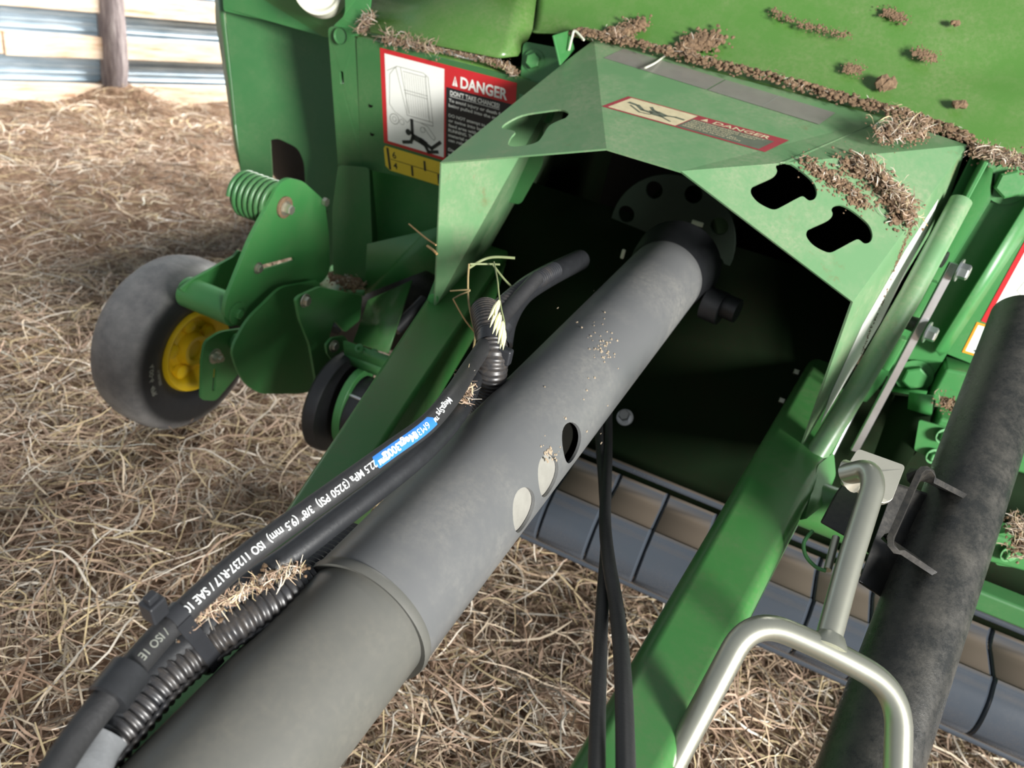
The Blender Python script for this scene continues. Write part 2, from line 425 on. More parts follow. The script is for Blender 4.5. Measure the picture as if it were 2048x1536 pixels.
# the wall: galvanised corrugated sheet behind boards, on the far left
def wz(px, py): return pP(px, py, W0, wn).z
def wa(px, py): return (pP(px, py, W0, wn)-W0).dot(wu)
m_, N, L, B = new_mat('corrugated_steel')
c = ramp(N, L, nz(N, L, 6, 5, .6, vec=(1,1,6)), [(.3, (.28,.38,.46)), (.7, (.52,.62,.70))])
L.new(c, B.inputs['Base Color']); B.inputs['Roughness'].default_value = .45; B.inputs['Metallic'].default_value = .35
M_corr = m_
m_, N, L, B = new_mat('pine_board')
c = ramp(N, L, nz(N, L, 5, 6, .6, vec=(1,1,9)), [(.28, (.42,.22,.11)), (.42, (.66,.50,.36)), (.7, (.80,.70,.58))])
L.new(c, B.inputs['Base Color']); B.inputs['Roughness'].default_value = .8; bump(N, L, B, nz(N, L, 20, 4, vec=(1,1,9)), .3)
M_board = m_
m_, N, L, B = new_mat('old_post_wood')
c = ramp(N, L, nz(N, L, 10, 8, .7, vec=(5,5,.6)), [(.3, (.10,.08,.085)), (.5, (.22,.185,.185)), (.72, (.42,.38,.37))])
L.new(c, B.inputs['Base Color']); B.inputs['Roughness'].default_value = .9; bump(N, L, B, nz(N, L, 14, 6, vec=(5,5,.6)), .8, .02)
M_post = m_
wall = bpy.data.objects.new('wall_left', None); COL.objects.link(wall); wall.location = W0; wall.matrix_world = Matrix.Translation(W0)
wall['kind'] = 'structure'; wall['label'] = 'barn wall of corrugated steel and boards on the far left'
prof = []; z = -.05
while z < 1.75:
    prof.append((.006*math.cos(2*PI*z/.034), z)); z += .034/8
for s0, s1 in ((-3.2, wa(214, 120)), (wa(214, 120)+.012, 3.2)):
    V = []; Fc = []
    for s in (s0, s1):
        V += [W0*1+wu*s-wn*(.06+(0 if s0 < -1 else .012))+wn*d+Vector((0,0,zz)) for d, zz in prof]
    k = len(prof); Fc = [(i, i+1, k+i+1, k+i) for i in range(k-1)]
    o = link('steel_panel', mesh(V, Fc), M_corr, wall); o.modifiers.new('t', 'SOLIDIFY').thickness = .002
rows = [(wz(100, 203)-.05, wz(100, 168)), (wz(100, 113), wz(100, 67)), (wz(100, 19), wz(100, -28)), (wz(100, -80), wz(100, -140))]
sp = wa(208, 90)
for i, (za, zb) in enumerate(rows):
    offs = [(-3.2, wa(8, 90)-.005), (wa(10, 90), sp+.01)] if i == 1 else [(-3.2, sp-.01)]
    for s0, s1 in offs+[(sp+.10, 3.2)]:
        dz = random.uniform(-.004, .004)
        box('board', W0+wu*((s0+s1)/2)-wn*.022+Vector((0,0,(za+zb)/2+dz)), (s1-s0, .038, zb-za), M_board, wall, x=wu, y=wn, bev=.003)
pf = pZ(222, 200, 0)+wn*.05
P = [pf+Vector((0,0,z)) for z in (-.25, .02, .3, .7, 1.2, 1.8)]
P = resample(P, .06); P = [p+Vector((noise.noise(p*4)*.006, noise.noise(p*4+Vector((9,0,0)))*.006, 0)) for p in P]
post = tube('barn_post', P, [.066*(1+.10*noise.noise(p*7)) for p in P], M_post, None, 22)
tag(post, 'round weathered grey-brown wooden post standing against the boarded barn wall', 'post')

# ================================================================== THE BALER
BY = 1.065
baler = thing('round_baler', (-.2, 1.6, 0), 'green round baler body with hood, side sheets and warning decals behind the driveline shield', 'machine')
# inside of the machine: box behind the openings, its deep shade painted near-black
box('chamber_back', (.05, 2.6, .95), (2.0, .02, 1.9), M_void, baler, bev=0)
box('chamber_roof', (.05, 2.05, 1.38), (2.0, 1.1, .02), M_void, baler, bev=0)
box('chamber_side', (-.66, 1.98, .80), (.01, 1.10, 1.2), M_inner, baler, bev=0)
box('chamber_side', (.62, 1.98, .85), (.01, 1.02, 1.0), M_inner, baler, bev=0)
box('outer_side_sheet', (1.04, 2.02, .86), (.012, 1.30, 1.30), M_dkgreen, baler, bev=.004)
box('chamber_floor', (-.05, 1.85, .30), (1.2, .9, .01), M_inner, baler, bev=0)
# hood: the big pale green sheets above the shield
def hood_pt(px, py, d=0):                                    # sheet leans back from Y=1.40
    y0 = 1.40+d; n = Vector((0, -.80, .60)).normalized(); return pP(px, py, Vector((0, y0, CAMZ-.10)), n)
hpl = [(1062,66),(1130,64),(1180,82),(1330,118),(1500,160),(1700,215),(1860,262),(1990,292),(2120,332),(2330,397),(2560,468)]
top = [(1078,-60),(1160,-60),(1230,-60),(1360,-60),(1500,-60),(1700,-60),(1860,-60),(1990,-60),(2120,-60),(2330,-60),(2560,-60)]
V = []; Fc = []
rowsn = 14
for j in range(rowsn+1):
    t = j/rowsn
    for (a, b) in zip(hpl, top):
        p = hood_pt(a[0]*(1-t)+b[0]*t, a[1]*(1-t)+b[1]*t)
        dp = .012*math.sin(min(1, t*1.1)*PI)
        p = p-Vector((0,-.8,.6))*dp
        dd = (Vector((a[0]*(1-t)+b[0]*t, (a[1]*(1-t)+b[1]*t)*1.9, 0))-Vector((1975, 125*1.9, 0))).length/75
        p = p-Vector((0,-.8,.6))*(.012*math.exp(-dd*dd))
        V.append(p)
nn = len(hpl)
for j in range(rowsn):
    for i in range(nn-1): Fc.append((j*nn+i, j*nn+i+1, (j+1)*nn+i+1, (j+1)*nn+i))
o = fold('hood_sheet', V, Fc, M_hood, baler, bev=0); ss = o.modifiers.new('s', 'SUBSURF'); ss.levels = ss.render_levels = 2
o.modifiers.move(1, 0)
# left hood sheet with its turned corner
hl = [hood_pt(738,-60), hood_pt(738,62), hood_pt(1004,122,.0), hood_pt(1032,112), hood_pt(1050,96), hood_pt(1064,66), hood_pt(1080,-60)]
k1, k2 = hood_pt(1048,-60,-.03), hood_pt(1012,100,-.03)
fold('hood_sheet', [hood_pt(738,-60,-.03), hood_pt(740,64,-.03), hood_pt(1000,116,-.03), hood_pt(1010,100,-.03), hood_pt(1050,-60,-.03), hood_pt(1064,68,.0), hood_pt(1080,-60,.0), hood_pt(1036,112,-.005)],
     [(0,1,2,3,4), (4,3,5,6), (3,2,7,5)], M_hood, baler, bev=.008)
# front panel that carries the red-bordered warning decal (leans: bottom further back)
def fp(px, py):
    return pP(px, py, pY(760, 95, 1.335), Vector((0, -.983, -.186)))
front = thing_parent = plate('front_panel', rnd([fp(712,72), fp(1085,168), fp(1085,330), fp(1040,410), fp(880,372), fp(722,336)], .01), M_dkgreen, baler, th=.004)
# its upper turned lip
fold('panel_lip', [fp(712,72), fp(1060,164), pY(1064,140,1.39), pY(716,48,1.39)], [(0,1,2,3)], M_hood, baler)
for (px, py) in ((742,210), (745,267)):
    lathe('bolt_hole', [(0,.0001),(0,.0045),(.0008,.005)], fp(px,py), Vector((0,-1,.1)), M_void, front, 14)
d = Decal(fp(760,95), fp(1034,166), fp(768,285))
# true corners on the panel
d.rect(0,0,1,1,M_red,0)
d.rect(.035,.045,.485,.965,M_white,1); d.rect(.50,.215,.975,.965,M_ink,1)
L_ = lambda P, wd=.0035, m=M_grey: d.line(P, wd, m, 2)
# line drawing of a baler
L_([(.05,.21),(.13,.14),(.33,.14),(.365,.17),(.40,.62),(.20,.62),(.12,.155)]); L_([(.13,.14),(.10,.18),(.07,.24),(.06,.55),(.10,.62)])
L_([(.155,.14),(.215,.60)]); L_([(.175,.175),(.35,.175)]); L_([(.345,.15),(.375,.62)]); L_([(.18,.36),(.36,.36)]); L_([(.185,.39),(.36,.39)])
for i in range(10): L_([(.185+i*.017,.19),(.200+i*.0185,.59)], .002)
L_([(.20,.62),(.40,.62),(.40,.66),(.22,.66),(.20,.70),(.16,.66),(.10,.62)])
d.ring(.095,.70,.035,.0045,M_grey); d.ring(.095,.70,.016,.003,M_grey); d.ring(.155,.71,.018,.003,M_grey)
L_([(.30,.66),(.36,.68),(.42,.78),(.41,.81),(.385,.79),(.33,.70)]); d.ring(.32,.73,.018,.003,M_grey)
# the pictogram person dragged in by one arm
B_ = lambda P, wd=.024: d.line(P, wd, M_ink, 3)
d.disc(.205,.80,.022,M_ink,3); B_([(.235,.66),(.238,.80),(.245,.84)]); B_([(.245,.835),(.31,.86),(.335,.875)], .042)
B_([(.245,.83),(.225,.90),(.165,.925)]); B_([(.325,.86),(.39,.905),(.455,.815)]); B_([(.33,.87),(.365,.965-.01),(.435,.925)])
d.poly([(.545,.185),(.585,.185),(.565,.085)], M_white, 2); d.rect(.5625,.115,.568,.16,M_red,3); d.rect(.5625,.168,.568,.178,M_red,3)
d.text('DANGER', .605,.185,.105,M_white,2,wid=.335,bold=.03)
d.text("DON'T TAKE CHANCES!", .53,.285,.045,M_white,2,wid=.36,bold=.03); d.rect(.53,.295,.89,.301,M_white,2)
for i, t in enumerate(['To avoid injury or death from', 'being pulled into the machine:', '', 'DO NOT attempt to feed hay', 'or twine into baler or clear', 'feed area with baler', 'RUNNING. The incoming', 'material may be faster than', 'can release your grip.', '', 'Disengage PTO and shut off', 'engine before servicing.']):
    if t: d.text(t, .52,.355+i*.052,.032,M_white,2,wid=.015*len(t),bold=.02)
d.build('warning_decal', front, 'red-bordered white and black danger decal')
d = Decal(fp(767,290), fp(900,330), fp(772,338))
d.poly([(.03,0),(1.15,0),(1.15,1),(.06,1),(.0,.85),(0,.12)], M_dyel, 0)
d.line([(.06,.10),(.07,.92)], .035, M_ink, 1); d.line([(.10,.50),(1.15,.50)], .008, M_ink, 1)
d.text('6', .13,.42,.27,M_ink,2,bold=.01); d.text('4', .13,.86,.27,M_ink,2,bold=.01)
for a, b in ((.62,.18),(.42,.56),(.82,.56)): d.line([(a,b),(a,b+.34)], .03, M_ink, 2)
d.build('height_scale_decal', front, 'yellow scale decal numbered 6 and 4')
# bracket and bolt where the hood steps up
plate('hood_bracket', rnd([pY(1046,82,1.36), pY(1120,96,1.36), pY(1128,150,1.35), pY(1100,250,1.33), pY(1036,220,1.33)], .012), M_green, baler, th=.006)
bolt('bolt', pY(1068,122,1.352), Vector((.1,-1,.1)), .013, M_green, baler)
plate('bracket_tab', [pY(1108,70,1.30), pY(1140,60,1.38), pY(1150,100,1.38), pY(1122,130,1.30)], M_green, baler, th=.004)
# corner post with a slot, left of the front panel
cp_ = [pY(655,52,1.33), pY(712,60,1.335), pY(728,330,1.38), pY(742,480,1.40), pY(738,560,1.41), pY(728,590,1.41), pY(668,560,1.41), pY(676,336,1.38)]
plate('corner_post', rnd(cp_, .012), M_dkgreen, baler, th=.03,
      holes=[rnd([pY(679,142,1.3455), pY(686,143,1.3455), pY(688,168,1.35), pY(681,168,1.35)], .004)])
plate('corner_flange', rnd([pY(676,330,1.36), pY(738,335,1.36), pY(744,484,1.36), pY(728,586,1.36), pY(666,548,1.36), pY(664,420,1.36)], .01), M_dkgreen, baler, th=.004)
lathe('bolt_recess', [(0,.0001),(0,.013),(.004,.015)], pY(683,72,1.328), Vector((0,-1,0)), M_dkgreen, baler, 20)
# box section under the front panel, with the ledge that holds caked hay
plate('side_channel', [pY(738,315,1.44), pY(900,350,1.44), pY(890,560,1.44), pY(742,486,1.44)], M_green, baler, th=.004)
fold('lower_box', [pY(734,488,1.355), pY(728,590,1.355), pY(746,582,1.36), pY(905,520,1.36), pY(905,445,1.36), pY(850,462,1.36)],
     [(0,1,2,3,4,5)], M_green, baler)
fold('ledge', [pY(633,565,1.38), pY(676,586,1.33), pY(728,590,1.33), pY(728,545,1.42), pY(664,530,1.42)], [(0,1,2,3,4)], M_green, baler)
fold('ledge_lip', [pY(634,566,1.38), pY(676,580,1.33), pY(728,580,1.33), pY(728,592,1.33), pY(676,592,1.33), pY(634,570,1.38)], [(0,1,4,5),(1,2,3,4)], M_green, baler, bev=0)
# big dark green side sheet at the left with its bent edge and cut-out
def sp_(px, py): return pP(px, py, pY(500,150,1.47), Vector((.35,-.93,.1)).normalized())
hole = rnd([sp_(541,280), sp_(556,277), sp_(596,296), sp_(608,325), sp_(612,392), sp_(546,372)], [.004,.012,.02,.012,.004,.004])
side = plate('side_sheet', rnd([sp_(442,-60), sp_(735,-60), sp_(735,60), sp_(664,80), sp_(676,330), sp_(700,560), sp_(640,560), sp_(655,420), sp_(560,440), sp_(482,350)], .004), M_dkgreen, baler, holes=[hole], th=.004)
e1 = [(442,-60),(447,30),(460,150),(470,250),(484,352)]; e2 = [(408,-60),(411,40),(424,120),(441,230),(452,305)]
V = [sp_(*p) for p in e1]+[sp_(*p)+Vector((0,.03,0)) for p in e2]+[sp_(462,328)+Vector((0,.02,0))]
fold('side_sheet_edge', V, [(i, i+1, 6+i, 5+i) for i in range(4)]+[(4, 9, 8)][:0], M_dkgreen, baler, th=.004, bev=0)
plate('side_sheet_corner', [sp_(484,352), sp_(462,328)+Vector((0,.028,0)), sp_(452,305)+Vector((0,.03,0)), sp_(470,250)], M_dkgreen, baler, th=.004, bev=0)
# upper gusset over the side sheet
plate('gusset', rnd([pY(442,-60,1.44), pY(740,-60,1.40), pY(728,40,1.38), pY(700,80,1.40), pY(650,74,1.42), pY(560,48,1.44), pY(447,22,1.44)], .006), M_green, baler, th=.004)
plate('gusset_flange', rnd([pY(690,-60,1.33), pY(748,-60,1.33), pY(734,60,1.335), pY(712,74,1.335), pY(662,64,1.34), pY(668,50,1.34), pY(690,30,1.335)], .01), M_green, baler, th=.004)
# cream cap at the top edge of the frame
o = lathe('cream_cap', [(.0,.0001),(.0,.018),(.006,.022),(.006,.038),(.012,.044),(.012,.050),(-.01,.054),(-.012,.0001)], pY(640,-26,1.36), Vector((.25,-1,.15)), M_cap, baler, 40)
o['label'] = 'round cream plastic cap'
# main tyre far behind the cut-out
lathe('rear_tire', [(-.16,.25),(-.19,.33),(-.20,.50),(-.17,.60),(-.08,.64),(.08,.64),(.17,.60),(.20,.50),(.19,.33),(.16,.25)], Vector((-1.72, 2.78, .64)), Vector((1,0,0)), M_rub, baler, 56, closed=True)

# right-hand upright with bolts, rods and decals
RY = 1.42
up = plate('right_upright', rnd([pY(1990,296,RY), pY(2110,330,RY), pY(2110,390,RY), pY(1905,690,RY), pY(1850,780,RY), pY(1815,782,RY), pY(1720,800,RY)], .008), M_green, baler, th=.006)
# ridges along it
def vstrip(name, a, b, c, dd, y0, y1, mat, par):
    return fold(name, [pY(*a,y0), pY(*b,y0), pY(*c,y1), pY(*dd,y1)], [(0,1,2,3)], mat, par)
fold('upright_flange', [pY(1950,304,1.33), pY(1968,312,1.33), pY(1992,330,1.41), pY(1985,395,1.41), pY(1800,700,1.41), pY(1745,805,1.41), pY(1700,800,1.33)][:7], [(0,1,2,3,4,5,6)], M_green, baler)
# angle edge: narrow bright return facing right
o = box('upright_edge', (pY(1968,318,1.325)+pY(1712,800,1.325))/2, (.007, .06, (pY(1968,318,1.325)-pY(1712,800,1.325)).length), M_green, baler,
        z=(pY(1968,318,1.325)-pY(1712,800,1.325)).normalized(), x=Vector((1,0,0)), bev=.002)
rg = [(2060,400,2110,430), (1868,712,1884,724)]
fold('panel_rib', [pY(2062,395,1.385), pY(2100,395,1.41), pY(1895,705,1.41), pY(1880,712,1.41), pY(1872,700,1.385)], [(0,1,2,3,4)], M_green, baler)
rp = plate('right_panel', [pY(2000,500,1.43), pY(2085,366,1.43), pY(2540,500,1.43), pY(2480,905,1.43), pY(1985,745,1.43), pY(1893,708,1.43)], M_green, baler, th=.004)
bolt('bolt', pY(2016,366,RY-.002), Vector((.08,-1,.05)), .022, M_green, baler, h=.016)
bolt('bolt', pY(1828,752,RY-.002), Vector((.08,-1,.05)), .021, M_green, baler, h=.012)
fold('upright_foot', [pY(1765,778,1.40), pY(1850,790,1.36), pY(1858,775,1.42), pY(1780,765,1.42)], [(0,1,2,3)], M_green, baler)
# spacer blocks and steel guide bar with two bolts
bar = [pY(1899,522,1.30), pY(1916,530,1.30), pY(1716,905,1.30), pY(1700,898,1.30)]
gb = link('guide_bar', box_mesh((bar[0]+bar[2])/2, Vector((.25,-.95,0)).normalized(), Vector((.95,.25,0)), ((bar[0]+bar[1])/2-(bar[2]+bar[3])/2).normalized(), .0035, .0065, ((bar[0]+bar[1])/2-(bar[2]+bar[3])/2).length/2), M_steel, baler); addbev(gb, .001)
for (px, py) in ((1917,540), (1853,664)):
    bolt('bolt', pY(px,py,1.295), Vector((.95,-.30,.05)), .012, M_steel, baler, h=.013)
for (px, py, l) in ((1890,520,.035), (1838,652,.035)):
    p = pY(px,py,1.32); tube('spacer', [p, p+Vector((-.05,.02,0))], .013, M_black, baler, 16)
for (a, b) in (((1862,560),(1815,645)), ((1800,672),(1764,735))):
    p, q = pY(*a,1.33), pY(*b,1.33); box('guide_block', (p+q)/2, (.022,.02,(p-q).length), M_green, baler, z=(p-q).normalized(), bev=.002)
tube('steel_line', [pY(1800,640,1.30), pY(1662,912,1.24), pY(1590,1050,1.16), pY(1466,1275,1.02)], .0045, M_steel, baler, 12)
# decals on the right panel
d = Decal(pY(2056,470,1.4295), pY(2256,544,1.4295), pY(1962,642,1.4295))
d.rect(0,0,1,1,M_red,0); d.rect(.05,.035,1,.95,M_white,1); d.ring(.26,.74,.055,.007,M_grey); d.ring(.26,.74,.028,.006,M_grey)
d.line([(.22,.28),(.17,.56),(.30,.63),(.33,.90)], .006, M_grey); d.line([(.22,.28),(.6,.28)], .006, M_grey)
d.build('warning_decal', rp, 'white decal with red border and wheel drawing')
d = Decal(pY(1954,644,1.4295), pY(2050,672,1.4295), pY(1924,704,1.4295))
d.rect(0,0,1,1,M_oran,0); d.rect(.05,.07,.96,.93,M_white,1)
d.poly([(.30,.12),(.44,.12),(.44,.62),(.30,.62)], M_ink, 2); d.poly([(.50,.10),(.62,.20),(.78,.80),(.60,.80)], M_ink, 2); d.poly([(.18,.86),(.40,.66),(.52,.62),(.56,.82),(.4,.90)], M_ink, 2)
d.build('caution_decal', rp, 'small white decal with orange border')
# crossbars low on the right
def bar3(name, px0, py0, px1, py1, Y, hh, dd, mat):
    p, q = pY(px0,py0,Y), pY(px1,py1,Y); q.z = q.z
    return box(name, (p+q)/2, ((p-q).length, dd, hh), mat, baler, x=(q-p).normalized(), y=Vector((0,1,0)), z=Vector((0,0,1)), bev=.006)
bar3('cross_tube', 1868, 760, 2440, 880, 1.42, .075, .07, M_green)
bar3('cross_plate', 1862, 850, 2440, 1018, 1.34, .055, .05, M_green)
bar3('cross_tube', 1960, 1075, 2500, 1215, 1.20, .05, .05, M_green)
bar3('cross_tube', 1900, 1165, 2560, 1430, 1.13, .035, .04, M_dkgreen)
plate('sensor_plate', rnd([pY(1838,840,1.28), pY(1900,858,1.28), pY(1876,926,1.28), pY(1828,900,1.28)], .004), M_green, baler, th=.004)
for (px, py) in ((1886,872), (1866,912), (2016,1108)): bolt('bolt', pY(px,py,1.275 if py < 1000 else 1.17), Vector((.5,-1,.2)), .009, M_green, baler)
plate('tab_plate', rnd([pY(1992,1068,1.18), pY(2060,1060,1.18), pY(2060,1140,1.18), pY(1990,1130,1.18)], .006), M_green, baler, th=.006)
fold('dark_bracket', [pY(1790,790,1.40), pY(1870,800,1.36), pY(1852,870,1.30), pY(1800,950,1.26), pY(1740,930,1.30)], [(0,1,2,3,4)], M_inner, baler)
fold('clip_block', [pY(1818,785,1.35), pY(1866,792,1.33), pY(1862,832,1.33), pY(1815,818,1.35)], [(0,1,2,3)], M_green, baler)
# sloping dark plate low between the beams
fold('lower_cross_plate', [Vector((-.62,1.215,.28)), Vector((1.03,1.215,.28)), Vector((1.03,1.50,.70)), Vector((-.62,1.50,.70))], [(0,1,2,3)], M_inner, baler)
for (px, py) in ((1405,995), (1592,745), (1563,802)):
    n = Vector((0,-.83,.56)).normalized(); c = pP(px,py,Vector((0,1.26,.345)),n) if px < 1500 else pP(px,py,Vector((0,1.26,.345)),n)
    box('zinc_nut', c+n*.004, (.010,.010,.009), M_zincbar, baler, y=n, z=Vector((1,0,0)).cross(n), bev=.001)
c = pP(1250,835,Vector((0,1.26,.345)),n); bolt('bolt', c, Vector((0,-.8,.6)), .011, M_steel, baler, h=.03)
# gearbox face behind the shaft
AX = ray(1980, -189).normalized()                           # direction of the shaft, and its distance for a 62 mm radius
RS = .062; DS = RS/.1026; EX = c2w(Vector((-.4663, .5915, .6579)))
def on_axis(px, py):                                         # the point of the shaft's axis seen nearest to a spot
    best = None
    for i in range(0, 1600):
        p = CP+EX*DS+AX*(i*.001); z = (p-CP).dot(cf); u = 1024+F*(p-CP).dot(cr)/z; v = 768+F*(p-CP).dot(cd)/z; e_ = abs(v-py)
        if best is None or e_ < best[0]: best = (e_, p)
    return best[1]
ax_a, ax_b = on_axis(732, 1243), on_axis(1322, 556)
gc = pD(1340, 478, 1.50)
x_, y_, a_ = basis(AX)
outer = [gc+(x_*math.cos(2*PI*i/48)+y_*math.sin(2*PI*i/48))*.126 for i in range(48)]
hs = []
for k in range(8):
    a = 2*PI*k/8+.2; c = gc+(x_*math.cos(a)+y_*math.sin(a))*.100
    hs.append([c+(x_*math.cos(2*PI*i/16)+y_*math.sin(2*PI*i/16))*.017 for i in range(16)])
plate('gearbox_flange', outer, M_inner2, baler, holes=hs, th=.006, n=-AX)
lathe('gearbox_housing', [(.03,.0001),(.03,.085),(.2,.09),(.3,.09)], gc, AX, M_inner, baler, 40)

# ================================================================== THE DRIVELINE SHIELD
shield = thing('driveline_shield', (-.22, 1.2, .57), 'folded green driveline shield with keyhole cut-outs, faded danger decal and caked dirt on top', 'machine guard')
S = dict(FL=pY(880,325,BY), F1=pY(1213,297,BY), F2=pY(1362,342,BY), F3=pY(1706,604,BY), FLb=pY(867,614,BY), FRb=pY(1604,894,BY))
YR = 1.385
S['RL'] = pY(1150,108,1.34); S['R1'] = pY(1188,80,YR); S['R2'] = pY(1775,236,YR); S['R3'] = pY(1934,290,1.33)
S['RLb'] = pZ(1092, 368, .575); S['M3'] = pY(1900,402,1.27)
def onpl(px, py, names):  # a point on one of the shield's flat faces
    a, b, c = (S[k] for k in names); n = (b-a).cross(c-a).normalized(); return pP(px, py, a, n)
S['RL'] = onpl(1150, 108, ('FL','F1','R1')); S['M3'] = onpl(1896, 406, ('F3','FRb','R3'))
# keyhole slots: a wide round-ended mouth with a narrower stem
def keyhole(px, T, nm):
    return cat([onpl(px[0]+dx, px[1]+dy, nm) for dx, dy in T], 4, True)
KT = [(-66,2),(-64,-10),(-52,-17),(-22,-31),(-14,-42),(-16,-52),(-8,-60),(8,-60),(34,-44),(58,-22),(66,-2),(62,12),(50,16),(38,8),(26,12),(0,26),(-18,34),(-34,30),(-54,18)]
KR = [(-66,8),(-66,-4),(-54,-12),(-26,-30),(-20,-42),(-20,-56),(-10,-64),(6,-63),(32,-46),(56,-22),(66,2),(64,20),(52,24),(36,14),(22,18),(-4,34),(-22,42),(-40,38),(-58,24)]
kh1 = keyhole((1568,385), KT, ('F2','F3','R3')); kh2 = keyhole((1679,471), KT, ('F2','F3','R3'))
KL = [(1004,256),(1012,246),(1044,230),(1090,222),(1122,219),(1137,226),(1132,235),(1118,241),(1098,252),(1085,272),(1074,284),(1050,291),(1026,293),(1016,288),(1022,274),(1030,264),(1022,260)]
kh3 = cat([onpl(a, b, ('FL','F1','R1')) for a, b in KL], 4, True)
def shell_face(outer, holes): return [outer]+holes
V = []; Fc = []
vi = {}
def vid(p):
    k = tuple(round(x, 6) for x in p)
    if k not in vi: vi[k] = len(V); V.append(p)
    return vi[k]
# each face's corners; RL is brought onto its own plane so every face stays flat
faces = [(['FL','F1','R1','RL'], [kh3]), (['F1','F2','R2','R1'], []), (['F2','F3','R3','R2'], [kh1, kh2]), (['F3','FRb','M3','R3'], []), (['FLb','FL','RL','RLb'], [])]
for names, holes in faces:
    loops = [[S[k] for k in names]]+holes
    for t in tessellate_polygon(loops):
        allv = [v for l in loops for v in l]; Fc.append(tuple(vid(allv[i]) for i in t))
shell = fold('shield_shell', V, Fc, M_shield, shield, th=.003, bev=0, fi=0)
b = shell.modifiers.new('bend', 'BEVEL'); b.width = .006; b.segments = 3; b.limit_method = 'ANGLE'; b.angle_limit = math.radians(14); shell.modifiers.move(1, 0)
shell.data.polygons.foreach_set('use_smooth', [False]*len(shell.data.polygons))
# pin through the left foot, hinge tube at the right
p = pD(866,598,(pY(866,598,BY)-CP).dot(cf)); tube('hinge_pin', [p+Vector((-.025,-.008,-.002)), p+Vector((.0,.0,0)), p+Vector((-.03,.08,.004))][1:], .009, M_green, shield, 16)
tube('hinge_tube', [pY(1630,914,1.06), pY(1716,775,1.12), pY(1822,590,1.20), pY(1922,402,1.30)], .0155, M_shield, shield, 24)
def dec_on(tl, tr, bl, nm): return Decal(onpl(*tl, nm), onpl(*tr, nm), onpl(*bl, nm))
T3 = ('F1','F2','R1')
d = dec_on((1257,193), (1578,281), (1203,213), T3)
d.rect(0,0,1,1,M_fred,0); d.rect(.03,.06,.455,.94,M_cream,1); d.rect(.463,.30,.955,.94,M_fgrey,1)
F_ = lambda P, wd=.012: d.line(P, wd, M_fgrey, 2)
F_([(.07,.36),(.13,.40),(.19,.58),(.25,.60)], .022); d.poly([(.22,.5),(.27,.42),(.35,.52),(.33,.70),(.26,.70)], M_fgrey, 2); F_([(.20,.30),(.23,.42),(.28,.5)], .018); F_([(.33,.55),(.38,.48),(.435,.50)], .018); F_([(.30,.62),(.40,.80)], .01); F_([(.10,.5),(.20,.75),(.26,.72)], .011)
d.poly([(.50,.26),(.545,.26),(.52,.08)], M_cream, 2); d.text('DANGER', .575,.27,.17,M_cream,2,wid=.34,bold=.02)
for i, t in enumerate(['ROTATING DRIVELINE CONTACT', 'CAN CAUSE SERIOUS INJURY', 'KEEP AWAY DO NOT', 'OPERATE WITHOUT ALL', 'SHIELDS IN PLACE WITH']):
    d.text(t, .478,.415+i*.105,.062,M_cream,2,wid=.0165*len(t),bold=.01)
d.build('danger_decal', shell, 'faded red and cream danger decal')
d = dec_on((1247,98), (1790,262), (1207,116), T3); d.rect(0,0,.40,1,M_tape,0); d.rect(.405,0,.80,1,M_tape,0)
d.rect(.60,0,.603,1,M_grey,1)
d.build('tape_strip', shell, 'strip of dull silver tape')
# decal strip on the right cheek
RW = ('F3','FRb','R3')
d = Decal(onpl(1845,430,RW), onpl(1858,434,RW), onpl(1640,800,RW))
dd_ = link('side_decal', plate_mesh([q+toward_cam(newell([S[k] for k in RW]), S['F3'])*.0008 for q in
      [onpl(1876,398,RW), onpl(1862,440,RW), onpl(1760,645,RW), onpl(1640,848,RW), onpl(1660,790,RW), onpl(1724,650,RW), onpl(1810,500,RW)]], th=.0004), M_white, shell)
dd_['label'] = 'pale glossy decal down the right cheek'

# ================================================================== THE TONGUE
tongue = thing('drawbar_tongue', (-.1, .9, .5), 'green A-frame tongue of two box beams running under the shield towards the tractor', 'machine frame')
ZB = .572
def beam(name, l0, l1, r0, r1, ext0, ext1, h, mat, bev):
    a, b = pZ(*l0, ZB), pZ(*l1, ZB); c, d_ = pZ(*r0, ZB), pZ(*r1, ZB)
    ul, ur = (b-a).normalized(), (d_-c).normalized()
    A0, A1 = a-ul*ext0, b+ul*ext1; C0, C1 = c-ur*ext0, d_+ur*ext1
    dz = Vector((0,0,-h)); V = [A0, A1, C1, C0, A0+dz, A1+dz, C1+dz, C0+dz]
    o = link(name, mesh(V, [(0,1,2,3),(4,5,6,7),(0,1,5,4),(1,2,6,5),(2,3,7,6),(3,0,4,7)]), mat, tongue); return addbev(o, bev, 4)
beam('tongue_beam', (649,900), (842,612), (803,831), (978,565), .95, .45, .10, M_beam, .007)
beam('tongue_beam', (1262,1318), (1535,859), (1486,1262), (1668,902), .55, .50, .13, M_beam, .016)
# weld boss and stub that carries the black bracket
pb = pZ(1632,985,ZB-.03)
tube('stub_tube', [pb+Vector((-.03,0,-.02)), pb+Vector((.10,.0,-.02))], .035, M_beam, tongue, 28)
plate('gusset', rnd([pZ(1636,930,ZB+.001), pZ(1668,905,ZB-.004), pZ(1672,950,ZB-.02), pZ(1648,1010,ZB-.03), pZ(1610,1040,ZB-.02)], .008), M_beam, tongue, th=.008)

